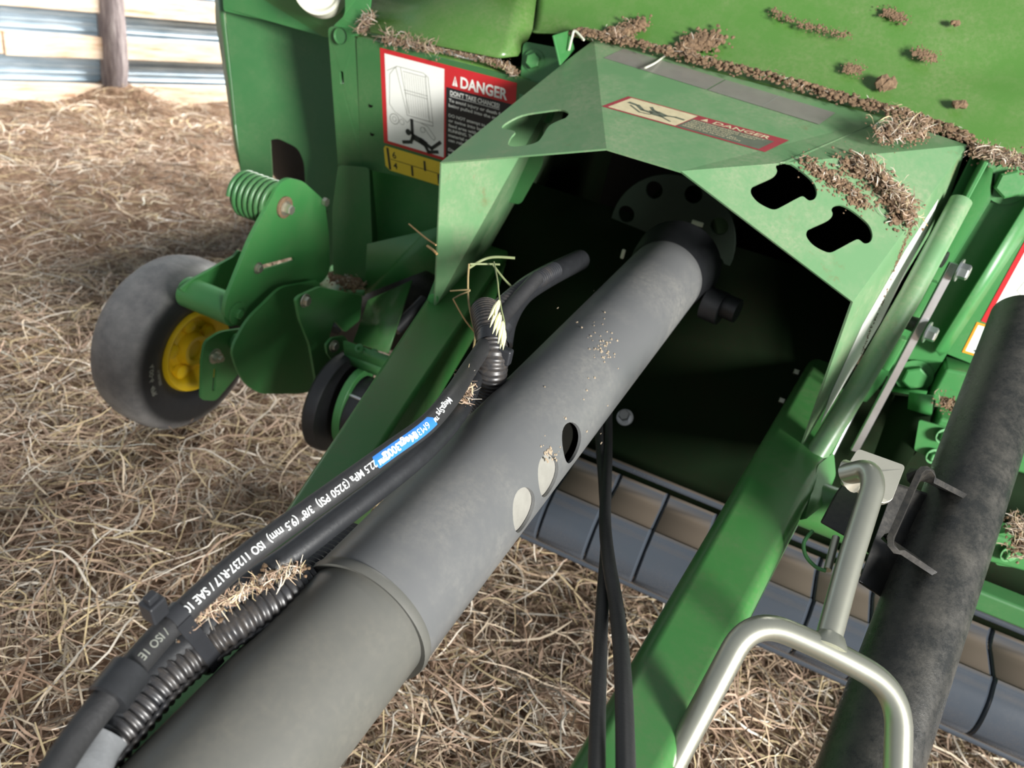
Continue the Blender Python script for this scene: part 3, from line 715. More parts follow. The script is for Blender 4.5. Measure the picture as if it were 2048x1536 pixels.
# ================================================================== PICKUP HEAD
pick = thing('pickup_head', (-.1, 1.15, .27), 'low pickup reel of dusty grey steel bands across the front of the baler', 'pickup reel')
prof = [(1.075,.205),(1.048,.222),(1.040,.240),(1.042,.262),(1.054,.288),(1.070,.304),(1.078,.312),(1.085,.309),(1.12,.311),(1.155,.314),(1.175,.33)]
pitch = .090
x0 = -.049-pitch*6
proto = None
for k in range(19):
    xa = x0+k*pitch+.0022
    if proto is None:
        V = []; Fc = []
        PP = cat([Vector((0,y,z)) for y, z in prof], 3)
        for xx, sh in ((0, .004), (.004, 0), (pitch-.0084, 0), (pitch-.0044, .004)):
            V += [Vector((xx, q.y+sh, q.z-sh*.5)) for q in PP]
        n_ = len(PP)
        for s in range(3):
            for i in range(n_-1): Fc.append((s*n_+i, s*n_+i+1, (s+1)*n_+i+1, (s+1)*n_+i))
        me = bpy.data.meshes.new('band'); me.from_pydata([tuple(v) for v in V], [], Fc); smooth_angle(me, 40)
        o = link('stripper_band', me, M_galv, pick); o.modifiers.new('t', 'SOLIDIFY').thickness = .003; proto = o
        o.location = (xa, 0, 0)
        o.matrix_parent_inverse = pick.matrix_world.inverted()
    else:
        o = proto.copy(); COL.objects.link(o); o.location = (xa, 0, 0)
xL, xR = x0, x0+19*pitch
tube('top_rail', [Vector((xL,1.182,.345)), Vector((xR,1.182,.345))], .007, M_galv, pick, 12)
tube('lower_rail', [Vector((xL,1.062,.203)), Vector((xR,1.062,.203))], .006, M_galv, pick, 12)
lathe('reel_core', [(-.02,.0001),(-.02,.06),(xR-xL,.06),(xR-xL,.0001)], Vector((xL,1.13,.25)), Vector((1,0,0)), M_void, pick, 32)
# end of the reel at the left: rubber disc with a green hoop
pc = pX(716,818,-.64)
lathe('end_disc', [(0,.0001),(0,.098),(-.006,.101),(-.022,.101),(-.028,.096),(-.028,.0001)], pc+Vector((-.03,0,0)), Vector((1,0,0)), M_rub, pick, 44)
hp = [pc+Vector((-.012, math.cos(a)*.062, math.sin(a)*.078)) for a in [PI*(.30+i*1.40/22) for i in range(23)]]
hoop = []
Pn = []
for q in hp: Pn.append(q)
V = []; Fc = []
for i, q in enumerate(Pn):
    r_ = Vector((0, q.y-pc.y, q.z-pc.z)).normalized()
    V += [q+r_*.007, q-r_*.007, q-r_*.007+Vector((.016,0,0)), q+r_*.007+Vector((.016,0,0))]
for i in range(len(Pn)-1):
    for j in range(4): Fc.append((i*4+j, i*4+(j+1)%4, (i+1)*4+(j+1)%4, (i+1)*4+j))
Fc += [(0,1,2,3), tuple((len(Pn)-1)*4+j for j in range(4))]
addbev(link('green_hoop', mesh(V, Fc), M_green, pick), .002)
lathe('reel_drum', [(0,.0001),(0,.066),(.12,.066),(.12,.0001)], pc+Vector((-.005,0,0)), Vector((1,0,0)), M_rub, pick, 36)
for a in (1.15*PI, .72*PI):
    q = pc+Vector((0, math.cos(a)*.064, math.sin(a)*.068)); tube('band_rod', [q, q+Vector((.14,0,0))], .0035, M_steel, pick, 10)
# green side plates of the pickup (all stand in planes across the axle)
def px_plate(name, X, pts, mat, th=.006, r=.008, holes=(), par=None):
    return plate(name, rnd([pX(a, b, X) for a, b in pts], r), mat, par or pick, th=th, holes=[[pX(a, b, X) for a, b in h] for h in holes], n=Vector((1,0,0)))
px_plate('inner_side_plate', -.76, [(592,600),(600,592),(640,574),(725,592),(720,640),(690,665),(668,640),(655,690),(672,720),(650,780),(634,832),(632,760),(620,690),(600,640)], M_green)
px_plate('outer_side_plate', -.86, [(494,640),(560,575),(640,560),(650,640),(640,780),(600,788),(520,788),(492,770),(474,740),(462,700)], M_green, r=.02)
bolt('bolt', pX(610,601,-.753), Vector((1,0,0)), .009, M_zincbar, pick)
for (px, py) in ((668,692), (685,713)): bolt('bolt', pX(px,py,-.72), Vector((1,-.2,.2)), .008, M_zincbar, pick)
px_plate('spring_clip', -.728, [(652,690),(664,676),(690,672),(700,690),(694,722),(668,724),(655,708)], M_green, th=.005, r=.006)
p, q = pD(688,690,1.42), pD(790,735,1.40)
fold('hold_down_bar', [pD(686,682,1.42), pD(800,722,1.36), pD(790,745,1.37), pD(688,708,1.43)], [(0,1,2,3)], M_green, pick, th=.006)
fold('bar_lip', [pD(688,708,1.43), pD(790,745,1.37), pD(786,765,1.38), pD(700,730,1.44)], [(0,1,2,3)], M_green, pick, th=.004)
for (px, py) in ((718,697), (748,707)): lathe('rivet', [(0,.0001),(.004,.004),(.003,.008),(0,.009)][::-1], pD(px,py,1.395), (CP-pD(px,py,1.4)), M_green, pick, 14)
fold('wind_guard_plate', [pY(736,600,1.36), pY(824,560,1.36), pY(776,705,1.20), pY(706,684,1.20)], [(0,1,2,3)], M_beam, pick)
fold('dark_backing', [pY(680,560,1.46), pY(880,520,1.46), pY(880,700,1.46), pY(700,700,1.40), pY(650,700,1.40)], [(0,1,2,3,4)], M_black, pick)
tube('dark_rod', [pY(700,610,1.30), pY(668,660,1.24)], .014, M_rub, pick)
tube('dark_rod', [pY(850,600,1.40), pY(790,660,1.32)], .013, M_rub, pick)
o = link('dirt_cake', lathe_mesh([(0,.03),(.004,.03),(.005,.0001)], pX(710,740,-.70), Vector((1,0,0)), 12), M_mud, pick)

# ================================================================== GAUGE WHEEL
gw = thing('gauge_wheel', (-1.16, 1.18, 0), 'small black gauge wheel with yellow hub standing on the hay at the left', 'wheel')
HX = -1.085; hc = pX(405, 706, HX); R0 = hc.z-.005
wc = Vector((HX-.066, hc.y, hc.z))
tp = [(.055,.088),(.070,.100),(.082,.125),(.085,.150),(.078,.172),(.060,.184),(.03,.190),(-.03,.190),(-.060,.184),(-.078,.172),(-.085,.150),(-.082,.125),(-.070,.100),(-.055,.088)]
sc = R0/.190*.93
tp = [(h*.76, r) for h, r in tp]
m_, N, L, B = new_mat('worn_tyre')
# tread worn grey and dusty, sidewalls black: by radius from the axle (object space)
tc = N.new('ShaderNodeTexCoord'); sx = N.new('ShaderNodeSeparateXYZ'); L.new(tc.outputs['Object'], sx.inputs[0])
cmb = N.new('ShaderNodeCombineXYZ'); L.new(sx.outputs['Y'], cmb.inputs['Y']); L.new(sx.outputs['Z'], cmb.inputs['Z'])
ln = N.new('ShaderNodeVectorMath'); ln.operation = 'LENGTH'; L.new(cmb.outputs[0], ln.inputs[0])
f = ramp(N, L, ln.outputs['Value'], [(.158*sc, (0,)*3), (.176*sc, (1,)*3)])
cc = mixc(N, L, f, (.018,.019,.021), ramp(N, L, nz(N, L, 14, 6, .7), [(.3, (.10,.10,.105)), (.7, (.26,.25,.24))]))
L.new(cc, B.inputs['Base Color']); B.inputs['Roughness'].default_value = .55; bump(N, L, B, nz(N, L, 50, 4), .4, .003)
me = lathe_mesh([(h*sc, r*sc) for h, r in tp], Vector((0,0,0)), Vector((1,0,0)), 72, True)
tire = link('tire', me, m_); tire.location = wc; tire.parent = gw; tire.matrix_parent_inverse = gw.matrix_world.inverted()
# moulded size lettering on the sidewall
V2, F2 = text2d('15x6.00-6 NHS', .02); xm = max(v.x for v in V2)
def ringtext(s, rad, a0, size, x):
    V2, F2 = text2d(s, .02); V = []
    for v in V2:
        a = a0+v.x*size/rad; rr = rad+v.y*size; V.append(Vector((x, math.cos(a)*rr, math.sin(a)*rr)))
    m = mesh(V, F2); return m
# reading direction seen from outside (+X): angle grows anticlockwise from +Y
o = link('raised_lettering', joinm([ringtext('4.00-6  4PR', .135*sc, math.radians(168), .016, .0665*sc), ringtext('TUBELESS', .116*sc, math.radians(176), .009, .0640*sc)]), M_grey, tire); o.parent = tire; o.matrix_parent_inverse = Matrix()
hub = lathe('hub', [(.042,.0001),(.042,.022),(.050,.024),(.052,.034),(.030,.040),(.022,.052),(.026,.066),(.052,.080),(.060,.092),(.052,.096),(-.02,.094)], wc, Vector((1,0,0)), M_yel, gw, 56)
for k in range(5):
    a = 2*PI*k/5+.4; c = wc+Vector((.026, math.cos(a)*.056, math.sin(a)*.056))
    lathe('hub_boss', [(0,.017),(.012,.016),(.016,.010),(.016,.0001)], c, Vector((1,0,0)), M_yel, hub, 20)
# slotted hanger plate in front of the hub
hx = -1.02
slot = [(428,738),(434,738),(430,782),(424,782)]
px_plate('slotted_hanger', hx, [(410,684),(440,664),(492,656),(494,716),(474,752),(432,802),(402,800),(404,720)], M_green, .006, .012, holes=[slot], par=gw)
tube('hanger_stub', [pX(470,682,hx+.002), pX(470,682,hx+.002)+Vector((.09,.0,0))], .018, M_green, gw, 20)
lathe('zinc_nut', [(0,.0001),(0,.017),(.003,.017),(.004,.011),(.014,.011),(.014,.006),(.022,.006),(.022,.0001)], pX(429,712,hx), Vector((1,0,0)), M_zincbar, gw, 18)
# swing arm: two big plates, pivot tube, spring
ax = -.90
px_plate('swing_plate', ax, [(560,366),(578,356),(606,362),(650,402),(658,470),(660,540),(650,560),(600,596),(520,640),(490,655),(462,648),(448,628),(452,600),(500,480)], M_green, .008, .014,
         holes=[[(522,530),(588,513),(590,522),(524,542)]], par=gw)
px_plate('far_plate', ax-.10, [(372,586),(360,580),(384,560),(470,512),(478,500),(500,512),(500,560),(430,640),(392,612),(378,606)], M_green, .006, .008, par=gw)
p = pX(474,624,ax)-Vector((.004,0,0)); tube('pivot_tube', [p, p+Vector((-.115,0,0))], .030, M_green, gw, 28)
lathe('pivot_washer', [(0,.0001),(0,.022),(.004,.022),(.005,.014)][::1], pX(474,626,ax+.001), Vector((1,0,0)), M_green, gw, 24); bolt('bolt', pX(474,626,ax+.004), Vector((1,0,0)), .010, M_green, gw)
bolt('bolt', pX(516,536,ax+.001), Vector((1,0,0)), .008, M_zincbar, gw); 
lathe('axle_washer', [(0,.0001),(0,.021),(.004,.021),(.006,.012)], pX(568,414,ax+.001), Vector((1,0,0)), M_mud, gw, 24); bolt('bolt', pX(571,416,ax+.005), Vector((1,0,0)), .010, M_zinc, gw, h=.014)
lathe('zinc_nut', [(0,.009),(.008,.009),(.008,.0001)], pX(648,403,ax+.001), Vector((1,0,0)), M_zincbar, gw, 6)
# coil spring behind the plate
c0 = pX(556,410,ax-.005); hel = []
turns = 6.5; Ls = .082
for i in range(int(turns*22)+1):
    a = 2*PI*i/22; hel.append(c0+Vector((-Ls*i/(turns*22), math.cos(a)*.040, math.sin(a)*.040)))
tube('coil_spring', hel, .0048, M_dkgreen, gw, 10)
lathe('spring_core', [(0,.037),(-.082,.037),(-.082,.0001)], c0, Vector((1,0,0)), M_dkgreen, gw, 28)

# ================================================================== THE DRIVELINE
drive = thing('driveline_shaft', ax_a, 'thick grey telescoping driveline guard tube running from lower left up into the green shield', 'driveshaft')
RI = DS*.0958
near = CP+EX*DS
A_in = AX
j0 = ax_a                                                   # the sleeve's open end
e0 = ax_b+AX*.06
# outer sleeve with one open and two backed oval holes (cut right through its wall)
def pipe_mesh(a, b, ro, ri, n=72, step=.03):
    P = resample([a, b], step); x, y, ax_ = basis(b-a); V = []; Fc = []
    for r in (ro, ri):
        for p in P:
            for j in range(n): t = 2*PI*j/n; V.append(p+(x*math.cos(t)+y*math.sin(t))*r)
    m = len(P)
    for k in range(2):
        for i in range(m-1):
            for j in range(n):
                q = (j+1) % n; o_ = k*m*n; f = (o_+i*n+j, o_+i*n+q, o_+(i+1)*n+q, o_+(i+1)*n+j); Fc.append(f)
    for i in (0, m-1):
        for j in range(n): q = (j+1) % n; Fc.append((i*n+j, i*n+q, m*n+i*n+q, m*n+i*n+j))
    return mesh(V, Fc)
def cyl_hit(px, py, a, axd, r):                              # where a line of sight first meets the tube's skin
    dvec = ray(px, py).normalized(); w_ = CP-a; d1 = dvec-axd*dvec.dot(axd); w1 = w_-axd*w_.dot(axd)
    A_, B_, C_ = d1.dot(d1), 2*d1.dot(w1), w1.dot(w1)-r*r; t = (-B_-math.sqrt(max(0, B_*B_-4*A_*C_)))/(2*A_); return CP+dvec*t
outer_me = pipe_mesh(j0, e0, RS, RS-.0035)
tmp = bpy.data.objects.new('tmp', outer_me); COL.objects.link(tmp); cut = []
HP = [(1145,886), (1098,952), (1049,1021)]
for (px, py) in HP:
    c = cyl_hit(px, py, ax_a, AX, RS); nrm = (c-ax_a-AX*(c-ax_a).dot(AX)).normalized(); t = nrm.cross(AX)
    nV = []
    for h in (-.02, .02):
        for i in range(28):
            a = 2*PI*i/28; nV.append(c+nrm*h+AX*math.cos(a)*.0225+t*math.sin(a)*.0225)
    nF = [tuple(range(28))[::-1], tuple(range(28,56))]+[(i, (i+1)%28, 28+(i+1)%28, 28+i) for i in range(28)]
    co = bpy.data.objects.new('c', mesh(nV, nF)); COL.objects.link(co); cut.append(co)
    b = tmp.modifiers.new('b', 'BOOLEAN'); b.operation = 'DIFFERENCE'; b.object = co; b.solver = 'EXACT'
dg = bpy.context.evaluated_depsgraph_get(); dg.update()
fin = bpy.data.meshes.new_from_object(tmp.evaluated_get(dg))
for co in cut+[tmp]: bpy.data.objects.remove(co)
fin.materials.clear(); smooth_angle(fin, 30)
o = link('outer_guard_tube', fin, M_tube, drive)
lip = lathe('tube_lip', [(-.001,RS-.004),(-.003,RS+.001),(.002,RS+.0022),(.006,RS+.0012),(.007,RS-.001)], j0, AX, M_tube2, drive, 72)
hit2 = cyl_hit(HP[1][0], HP[1][1], ax_a, AX, RS); s_end = (hit2-ax_a).dot(AX)+.025
# inner tube: one length towards the tractor, stopping just past the second hole
o = link('inner_guard_tube', tube_mesh(resample([j0+AX*.02, j0+AX*s_end], .03), RS-.0041, 64), M_tin, drive)
for _s in (-.026,): pass
o = link('inner_guard_tube', tube_mesh([near-A_in*.15]+resample([near, j0], .04)+[j0+AX*.03], RI, 72), M_tube2, drive)
link('dark_bore', tube_mesh([j0+AX*(s_end+.002), e0-AX*.01], RS-.012, 32), M_void, drive)
# bell cone, bearing ring and joint at the gearbox end
lathe('guard_bell', [(-.02,RS+.001),(.0,RS+.003),(.012,RS+.008),(.05,RS+.012),(.055,RS+.006)], ax_b+AX*.02, AX, M_rub, drive, 56)
for k, (dx, dy, rr) in enumerate(((.10,-.035,.028), (.135,-.03,.020))):
    lathe('joint_yoke', [(0,.0001),(0,rr),(.03,rr),(.03,.0001)], ax_b+AX*.04+Vector((dx*.7,0,dy)), Vector((1,-.2,0)), M_rub, drive, 28)
for (px, py, tw) in ((1395,447,(.022,.009)), (1246,508,(.007,.018))):
    c = pD(px, py, 1.40); box('grease_tab', c, (tw[0], .004, tw[1]), M_cap, drive, bev=.002)
for i in range(0):
    pass
# wear and dust flecks lying on the tube
def flecks(name, pts, par, mat, n_per, rad, s0, s1, label=None):
    ms = []
    for (px, py, spread, cnt) in pts:
        for i in range(cnt):
            a = px+random.gauss(0, spread); b = py+random.gauss(0, spread); c = cyl_hit(a, b, ax_a, AX, RS)
            nrm = (c-ax_a-AX*(c-ax_a).dot(AX)).normalized(); r = random.uniform(s0, s1)
            ms.append(blob(c+nrm*r*.25, r, nrm))
    o = link(name, joinm(ms), mat, par); o['kind'] = 'stuff'; return o
_ico = None
def blob(c, r, nrm=Vector((0,0,1)), flat=.55):
    global _ico
    if _ico is None:
        bm = bmesh.new(); bmesh.ops.create_icosphere(bm, subdivisions=1, radius=1); _ico = ([v.co.copy() for v in bm.verts], [tuple(v.index for v in f.verts) for f in bm.faces]); bm.free()
    x, y, a = basis(nrm); k = random.random()*9
    V = []
    for v in _ico[0]:
        s = r*(1+.45*noise.noise(v*1.7+Vector((k,k,0)))*1.3); V.append(c+x*v.x*s*random.uniform(.85,1.2)+y*v.y*s+a*v.z*s*flat)
    return mesh(V, _ico[1])
M_fleck = plain('pale_dust', (.30,.24,.17), .95, 0, .3, 90, .4)
flecks('dust_flecks', [(1208,700,13,40), (1200,690,36,14), (1130,830,50,10), (1100,905,10,34), (1150,620,30,6)], drive, M_fleck, 0, 0, .0006, .0019)
# printed hydraulic hose ------------------------------------------------
def hosepath(pts, step=.008): return resample(cat([pD(*p) for p in pts], 10), step)
hA = hosepath([(1075,555,.99),(1010,628,.94),(960,705,.86),(938,738,.82),(905,790,.735),(855,848,.69),(780,903,.66),(690,968,.625),(598,1034,.60),(500,1106,.575),(420,1175,.55),(330,1262,.52),(240,1365,.485),(150,1480,.455),(60,1620,.42)])
RA = .0092
hoseA = link('pressure_hose', tube_mesh(hA, RA, 32), M_hose)
tag(hoseA, 'black hydraulic hose with white and blue printed lettering, outermost beside the shaft', 'hose')
def wrap_print(path, r, s, px_start, size, mat, par, roll=0.0, bold=.0, sx=1.0, shape=None, lift=.00035):
    """print wrapped on a hose: it starts at the path point nearest to a spot and runs along the path"""
    best = min(range(len(path)), key=lambda i: ((ray_px(path[i])[0]-px_start[0])**2+(ray_px(path[i])[1]-px_start[1])**2))
    Ls = [0]
    for a, b in zip(path, path[1:]): Ls.append(Ls[-1]+(b-a).length)
    T = [((path[min(i+1, len(path)-1)]-path[max(i-1, 0)]).normalized()) for i in range(len(path))]
    V0, F0 = shape if shape else text2d(s, bold)
    bm = bmesh.new(); vs = [bm.verts.new((v.x*sx, v.y, 0)) for v in V0]
    for f in F0:
        try: bm.faces.new([vs[i] for i in f])
        except ValueError: pass
    for _ in range(3):
        E = [e for e in bm.edges if e.calc_length()*size > .0022]
        if not E: break
        bmesh.ops.subdivide_edges(bm, edges=E, cuts=1)
    bmesh.ops.triangulate(bm, faces=bm.faces)
    bm.verts.index_update()
    V = []
    for v in bm.verts:
        sd = Ls[best]+v.co.x*size; i = 0
        i = min(max(int(sd/(Ls[-1]/(len(path)-1))), 0), len(path)-2)
        t = (sd-Ls[i])/max(1e-9, Ls[i+1]-Ls[i]); p = path[i].lerp(path[i+1], t); tg = T[i].lerp(T[i+1], t).normalized()
        k = Vector((.27,-.83,.62)); n_ = (k-tg*k.dot(tg)).normalized(); up = n_.cross(tg)
        a = roll+(v.co.y-.35)*size/r
        V.append(p+(n_*math.cos(a)+up*math.sin(a))*(r+lift))
    F_ = [tuple(v.index for v in f.verts) for f in bm.faces]; bm.free()
    me = bpy.data.meshes.new('print'); me.from_pydata([tuple(v) for v in V], [], F_)
    end = Ls[best]+max(v.x for v in V0)*sx*size
    o = link('printed_lettering', me, mat, par); return o
def ray_px(p):
    d = p-CP; z = d.dot(cf); return (1024+F*d.dot(cr)/z, 768+F*d.dot(cd)/z)
RO = .22
wrap_print(hA, RA, 'MegaSys\u2122', (886,806), .0082, M_print, hoseA, RO, .015, .95)
lp = [Vector((0,-.2,0)), Vector((.35,-.45,0)), Vector((6.1,-.45,0)), Vector((6.1,.9,0)), Vector((0,.9,0))]
sub = []
bl = ([Vector((x, y, 0)) for x in (0,) for y in (-.25,.95)], [])
V_ = []; F2_ = []
for i in range(41):
    x = i*.2; y0, y1 = -.28, .98
    if i < 2: y0 += (2-i)*.25; 
    if i > 38: y0 += (i-38)*.3; y1 -= (i-38)*.3
    V_ += [Vector((x, y0, 0)), Vector((x, y1, 0))]
for i in range(40): F2_.append((2*i, 2*i+2, 2*i+3, 2*i+1))
o = wrap_print(hA, RA, '', (851,846), .0094, M_blue, hoseA, RO, shape=(V_, F2_), lift=.0002); o.name = 'blue_print_band'
wrap_print(hA, RA, '6M3K', (844,850), .0086, M_print, hoseA, RO, 0, .95, lift=.0005)
wrap_print(hA, RA, 'Mega3000\u2122', (822,869), .0094, M_print, hoseA, RO, .03, .98, lift=.0005)
wrap_print(hA, RA, 'G', (771,909), .0098, M_print, hoseA, RO, .06, 1, lift=.0005)
wrap_print(hA, RA, '22.5 MPa (3250 PSI)  3/8" (9.5 mm)  ISO 11237-R17 / SAE 100', (747,926), .0088, M_print, hoseA, RO, .008, .84)
wrap_print(hA, RA, '/ ISO 1E', (318,1276), .0075, M_grey, hoseA, RO+.1, .005, 1)
# plain hose below it
hB = hosepath([(1010,650,.93),(960,730,.90),(935,790,.84),(905,840,.775),(850,900,.72),(760,974,.68),(660,1050,.645),(575,1115,.62),(490,1175,.60),(400,1262,.57),(300,1350,.54),(170,1520,.49),(100,1640,.46)])
o = link('return_hose', tube_mesh(hB, .0105, 32), M_rub); tag(o, 'plain black hydraulic hose lying between the printed hose and the shaft', 'hose')
# corrugated conduits
def corrugated(path, r, pitch, amp, n=28, slit=True):
    P = resample(path, pitch/6); T, U = frames(P); V = []; Fc = []
    for i, p in enumerate(P):
        ph = (i % 6)/6; rr = r+amp*(1 if ph in (0,) or i % 6 in (1, 2) else -1)*(.6 if i % 6 in (0, 3) else 1)
        w_ = T[i].cross(U[i])
        for j in range(n):
            a = 2*PI*j/n; V.append(p+(U[i]*math.cos(a)+w_*math.sin(a))*rr)
    for i in range(len(P)-1):
        for j in range(n): k = (j+1) % n; Fc.append((i*n+j, i*n+k, (i+1)*n+k, (i+1)*n+j))
    me = bpy.data.meshes.new('m'); me.from_pydata([tuple(v) for v in V], [], Fc); me.polygons.foreach_set('use_smooth', [True]*len(me.polygons)); return me
hC = cat([pD(*p) for p in [(710,1075,.72),(640,1136,.668),(560,1193,.615),(480,1245,.585),(405,1298,.57),(330,1362,.545),(262,1440,.52),(190,1520,.495),(110,1620,.47)]], 10)
o = link('corrugated_conduit', corrugated(hC, .0145, .0068, .0013), M_conduit); tag(o, 'black corrugated wiring conduit strapped beside the near end of the shaft', 'conduit')
condA = o
# the split seam of the conduit
sm = []
for i, p in enumerate(resample(hC, .0068)):
    k = Vector((.27,-.83,.62)); 
seamP = resample(hC, .006); Ts, _ = frames(seamP)
sp2 = []
for p, t in zip(seamP, Ts):
    k = Vector((.27,-.83,.48)); n_ = (k-t*k.dot(t)).normalized(); up = n_.cross(t); sp2.append(p+(n_*math.cos(.95)+up*math.sin(.95))*.0150)
sl = link('seam_flap', corrugated(sp2, .0022, .0068, .0004, 10), M_conduit, condA)
hD = cat([pD(*p) for p in [(938,900,.96),(962,845,.93),(978,780,.90),(985,730,.88),(984,690,.885),(978,655,.90),(970,620,.93)]], 10)
o = link('corrugated_conduit', corrugated(hD, .0175, .0050, .0006), M_conduit); tag(o, 'black corrugated conduit rising upright behind the shaft below the seed head', 'conduit')
p = pD(985,690,.885); q = pD(986,668,.892)
tie2 = link('cable_tie', tube_mesh([p, q], .0195, 32, cap=False), M_tie); tag(tie2, 'black band clamped round the top of the upright conduit', 'cable tie')
box('tie_head', pD(1010,712,.872), (.016,.012,.02), M_tie, tie2, bev=.003)
o = link('smooth_hose', tube_mesh(hosepath([(1000,690,.96),(1010,640,.98),(1040,590,1.02),(1090,555,1.08),(1160,520,1.2)]), .016, 24), M_rub); tag(o, 'black smooth hose curving away into the dark behind the conduit', 'hose')
o = link('ribbed_sleeve', corrugated(cat([pD(*p) for p in [(952,632,.95),(990,622,.95),(1050,575,1.0),(1110,540,1.08)]], 8), .011, .006, .0008), M_conduit); tag(o, 'short ribbed sleeve lying across behind the seed head', 'conduit')
# cable tie round hose and conduit
def band(path_pts, wdt, thk, axis, mat, name, par=None):
    P = cat(path_pts, 5, True); m = len(P); c = sum(P, Vector())/m; V = []; Fc = []
    for p in P:
        o_ = (p-c); o_ = (o_-axis*o_.dot(axis)).normalized()
        V += [p+axis*wdt/2, p-axis*wdt/2, p-axis*wdt/2+o_*thk, p+axis*wdt/2+o_*thk]
    for i in range(m):
        k = (i+1) % m
        for j in range(4): l = (j+1) % 4; Fc.append((i*4+j, i*4+l, k*4+l, k*4+j))
    me = mesh(V, Fc); smooth_angle(me, 40); return link(name, me, mat, par)
c1 = pD(352,1240,.527); c2 = pD(398,1304,.568); cax = (hA[-10]-hA[-30]).normalized()
cax = (pD(330,1262,.52)-pD(420,1175,.55)).normalized()
u_ = (c2-c1); u_ = (u_-cax*u_.dot(cax)).normalized(); v_ = cax.cross(u_)
ring = []
for i in range(9): a = PI/2+PI*i/8; ring.append(c1+u_*math.cos(a)*.0098+v_*math.sin(a)*.0098)
for i in range(9): a = -PI/2+PI*i/8; ring.append(c2+u_*math.cos(a)*.0163+v_*math.sin(a)*.0163)
tie = band(ring, .0115, .0016, cax, M_tie, 'cable_tie'); tag(tie, 'wide black cable tie binding the printed hose to the corrugated conduit', 'cable tie')
hc_ = pD(308,1216,.505)
b1 = box('tie_head', hc_, (.017,.013,.012), M_tie, tie, x=-u_, y=cax, z=v_, bev=.0015)
box('tie_tail', hc_-u_*.011, (.006,.008,.006), M_tie, tie, x=-u_, y=cax, z=v_, bev=.001)
# sleeve and clear wrap at the near end of the hoses
sP = [pD(*p) for p in [(262,1340,.492),(215,1400,.475),(160,1466,.455)]]
o = link('hose_sleeve', tube_mesh([sP[0], sP[0].lerp(sP[1], .5), sP[1]], .0135, 28), M_rub); tag(o, 'short black rubber sleeve around the printed hose at lower left', 'sleeve')
wp = cat([pD(*p) for p in [(205,1470,.487),(170,1525,.475),(120,1590,.46)]], 6)
o = link('tape_wrap', tube_mesh(wp, [.0168+.0022*noise.noise(q*90) for q in wp], 30), M_film); tag(o, 'crinkled clear tape wrapped round the conduit in the lower left corner', 'tape')
# two flat black cables hanging behind the shaft
hE = hosepath([(1196,700,1.34),(1198,860,1.20),(1207,980,1.02),(1212,1080,.88),(1205,1200,.76),(1199,1330,.66),(1195,1450,.59),(1192,1640,.50),(1188,1900,.44)])
hF = hosepath([(1214,700,1.35),(1216,860,1.21),(1213,960,1.04),(1210,1040,.91),(1217,1120,.80),(1232,1210,.735),(1243,1310,.65),(1249,1430,.58),(1253,1640,.50),(1256,1900,.44)])
ca = link('hanging_cable', tube_mesh(hE, .0064, 24), M_hose); tag(ca, 'straight black rubber cable hanging down below the shaft, left of the pair', 'cable')
cb = link('hanging_cable', tube_mesh(hF, .0072, 24), M_hose); tag(cb, 'black rubber cable bowing to the right below the shaft, right of the pair', 'cable')

# ================================================================== JACK TUBE AND HANDLE
jack = thing('stowed_jack', pD(1836,1220,.82), 'thick black steel jack tube stowed slanting along the right side of the tongue', 'jack')
q0, q1 = pD(2052,640,1.03), pD(1738,1536,.72); jd = (q1-q0).normalized()
m_, N, L, B = new_mat('scuffed_black_paint')
f = ramp(N, L, nz(N, L, 30, 9, .85), [(.42, (0,)*3), (.85, (1,)*3)]); c = mixc(N, L, f, (.018,.019,.018), (.09,.083,.070))
L.new(c, B.inputs['Base Color']); r_ = ramp(N, L, f, [(0, (.26,)*3), (1, (.6,)*3)]); L.new(r_, B.inputs['Roughness'])
bump(N, L, B, nz(N, L, 45, 8, .8), .35, .003); M_jack = m_
tube('jack_tube', resample([q0, q1+jd*.25], .05), .0425, M_jack, jack, 64)
lathe('tube_cap', [(-.012,.0001),(-.012,.030),(-.004,.040),(0,.0425)], q0, jd, M_jack, jack, 48)
tube('seam_weld', resample([q0+Vector((.0355,-.024,.004)), q1+Vector((.0355,-.024,.004))+jd*.25], .05), .0016, M_jack, jack, 8)
# U-shaped black strap bracket in front of the tube
U0 = [pD(1905,978,.84), pD(1852,950,.80), pD(1838,960,.795), pD(1783,1078,.765), pD(1792,1096,.765), pD(1848,1130,.79)]
def strap(name, P, wdir, wd, th, mat, par):
    P = bend(P, .006, 4) if len(P) > 2 else P
    T = [(P[min(i+1, len(P)-1)]-P[max(i-1, 0)]).normalized() for i in range(len(P))]; V = []; Fc = []
    for p, t in zip(P, T):
        w_ = (wdir-t*wdir.dot(t)).normalized(); n_ = t.cross(w_)
        V += [p+w_*wd/2+n_*th/2, p-w_*wd/2+n_*th/2, p-w_*wd/2-n_*th/2, p+w_*wd/2-n_*th/2]
    m = len(P)
    for i in range(m-1):
        for j in range(4): l = (j+1) % 4; Fc.append((i*4+j, i*4+l, (i+1)*4+l, (i+1)*4+j))
    Fc += [(0,1,2,3), tuple((m-1)*4+j for j in range(4))]
    return addbev(link(name, mesh(V, Fc), mat, par), .0015)
wd_ = ray(1850,1050).normalized()
strap('strap_bracket', [pD(1908,984,.85), pD(1838,948,.81), pD(1778,1084,.775), pD(1850,1132,.80)], wd_, .030, .006, M_black, jack)
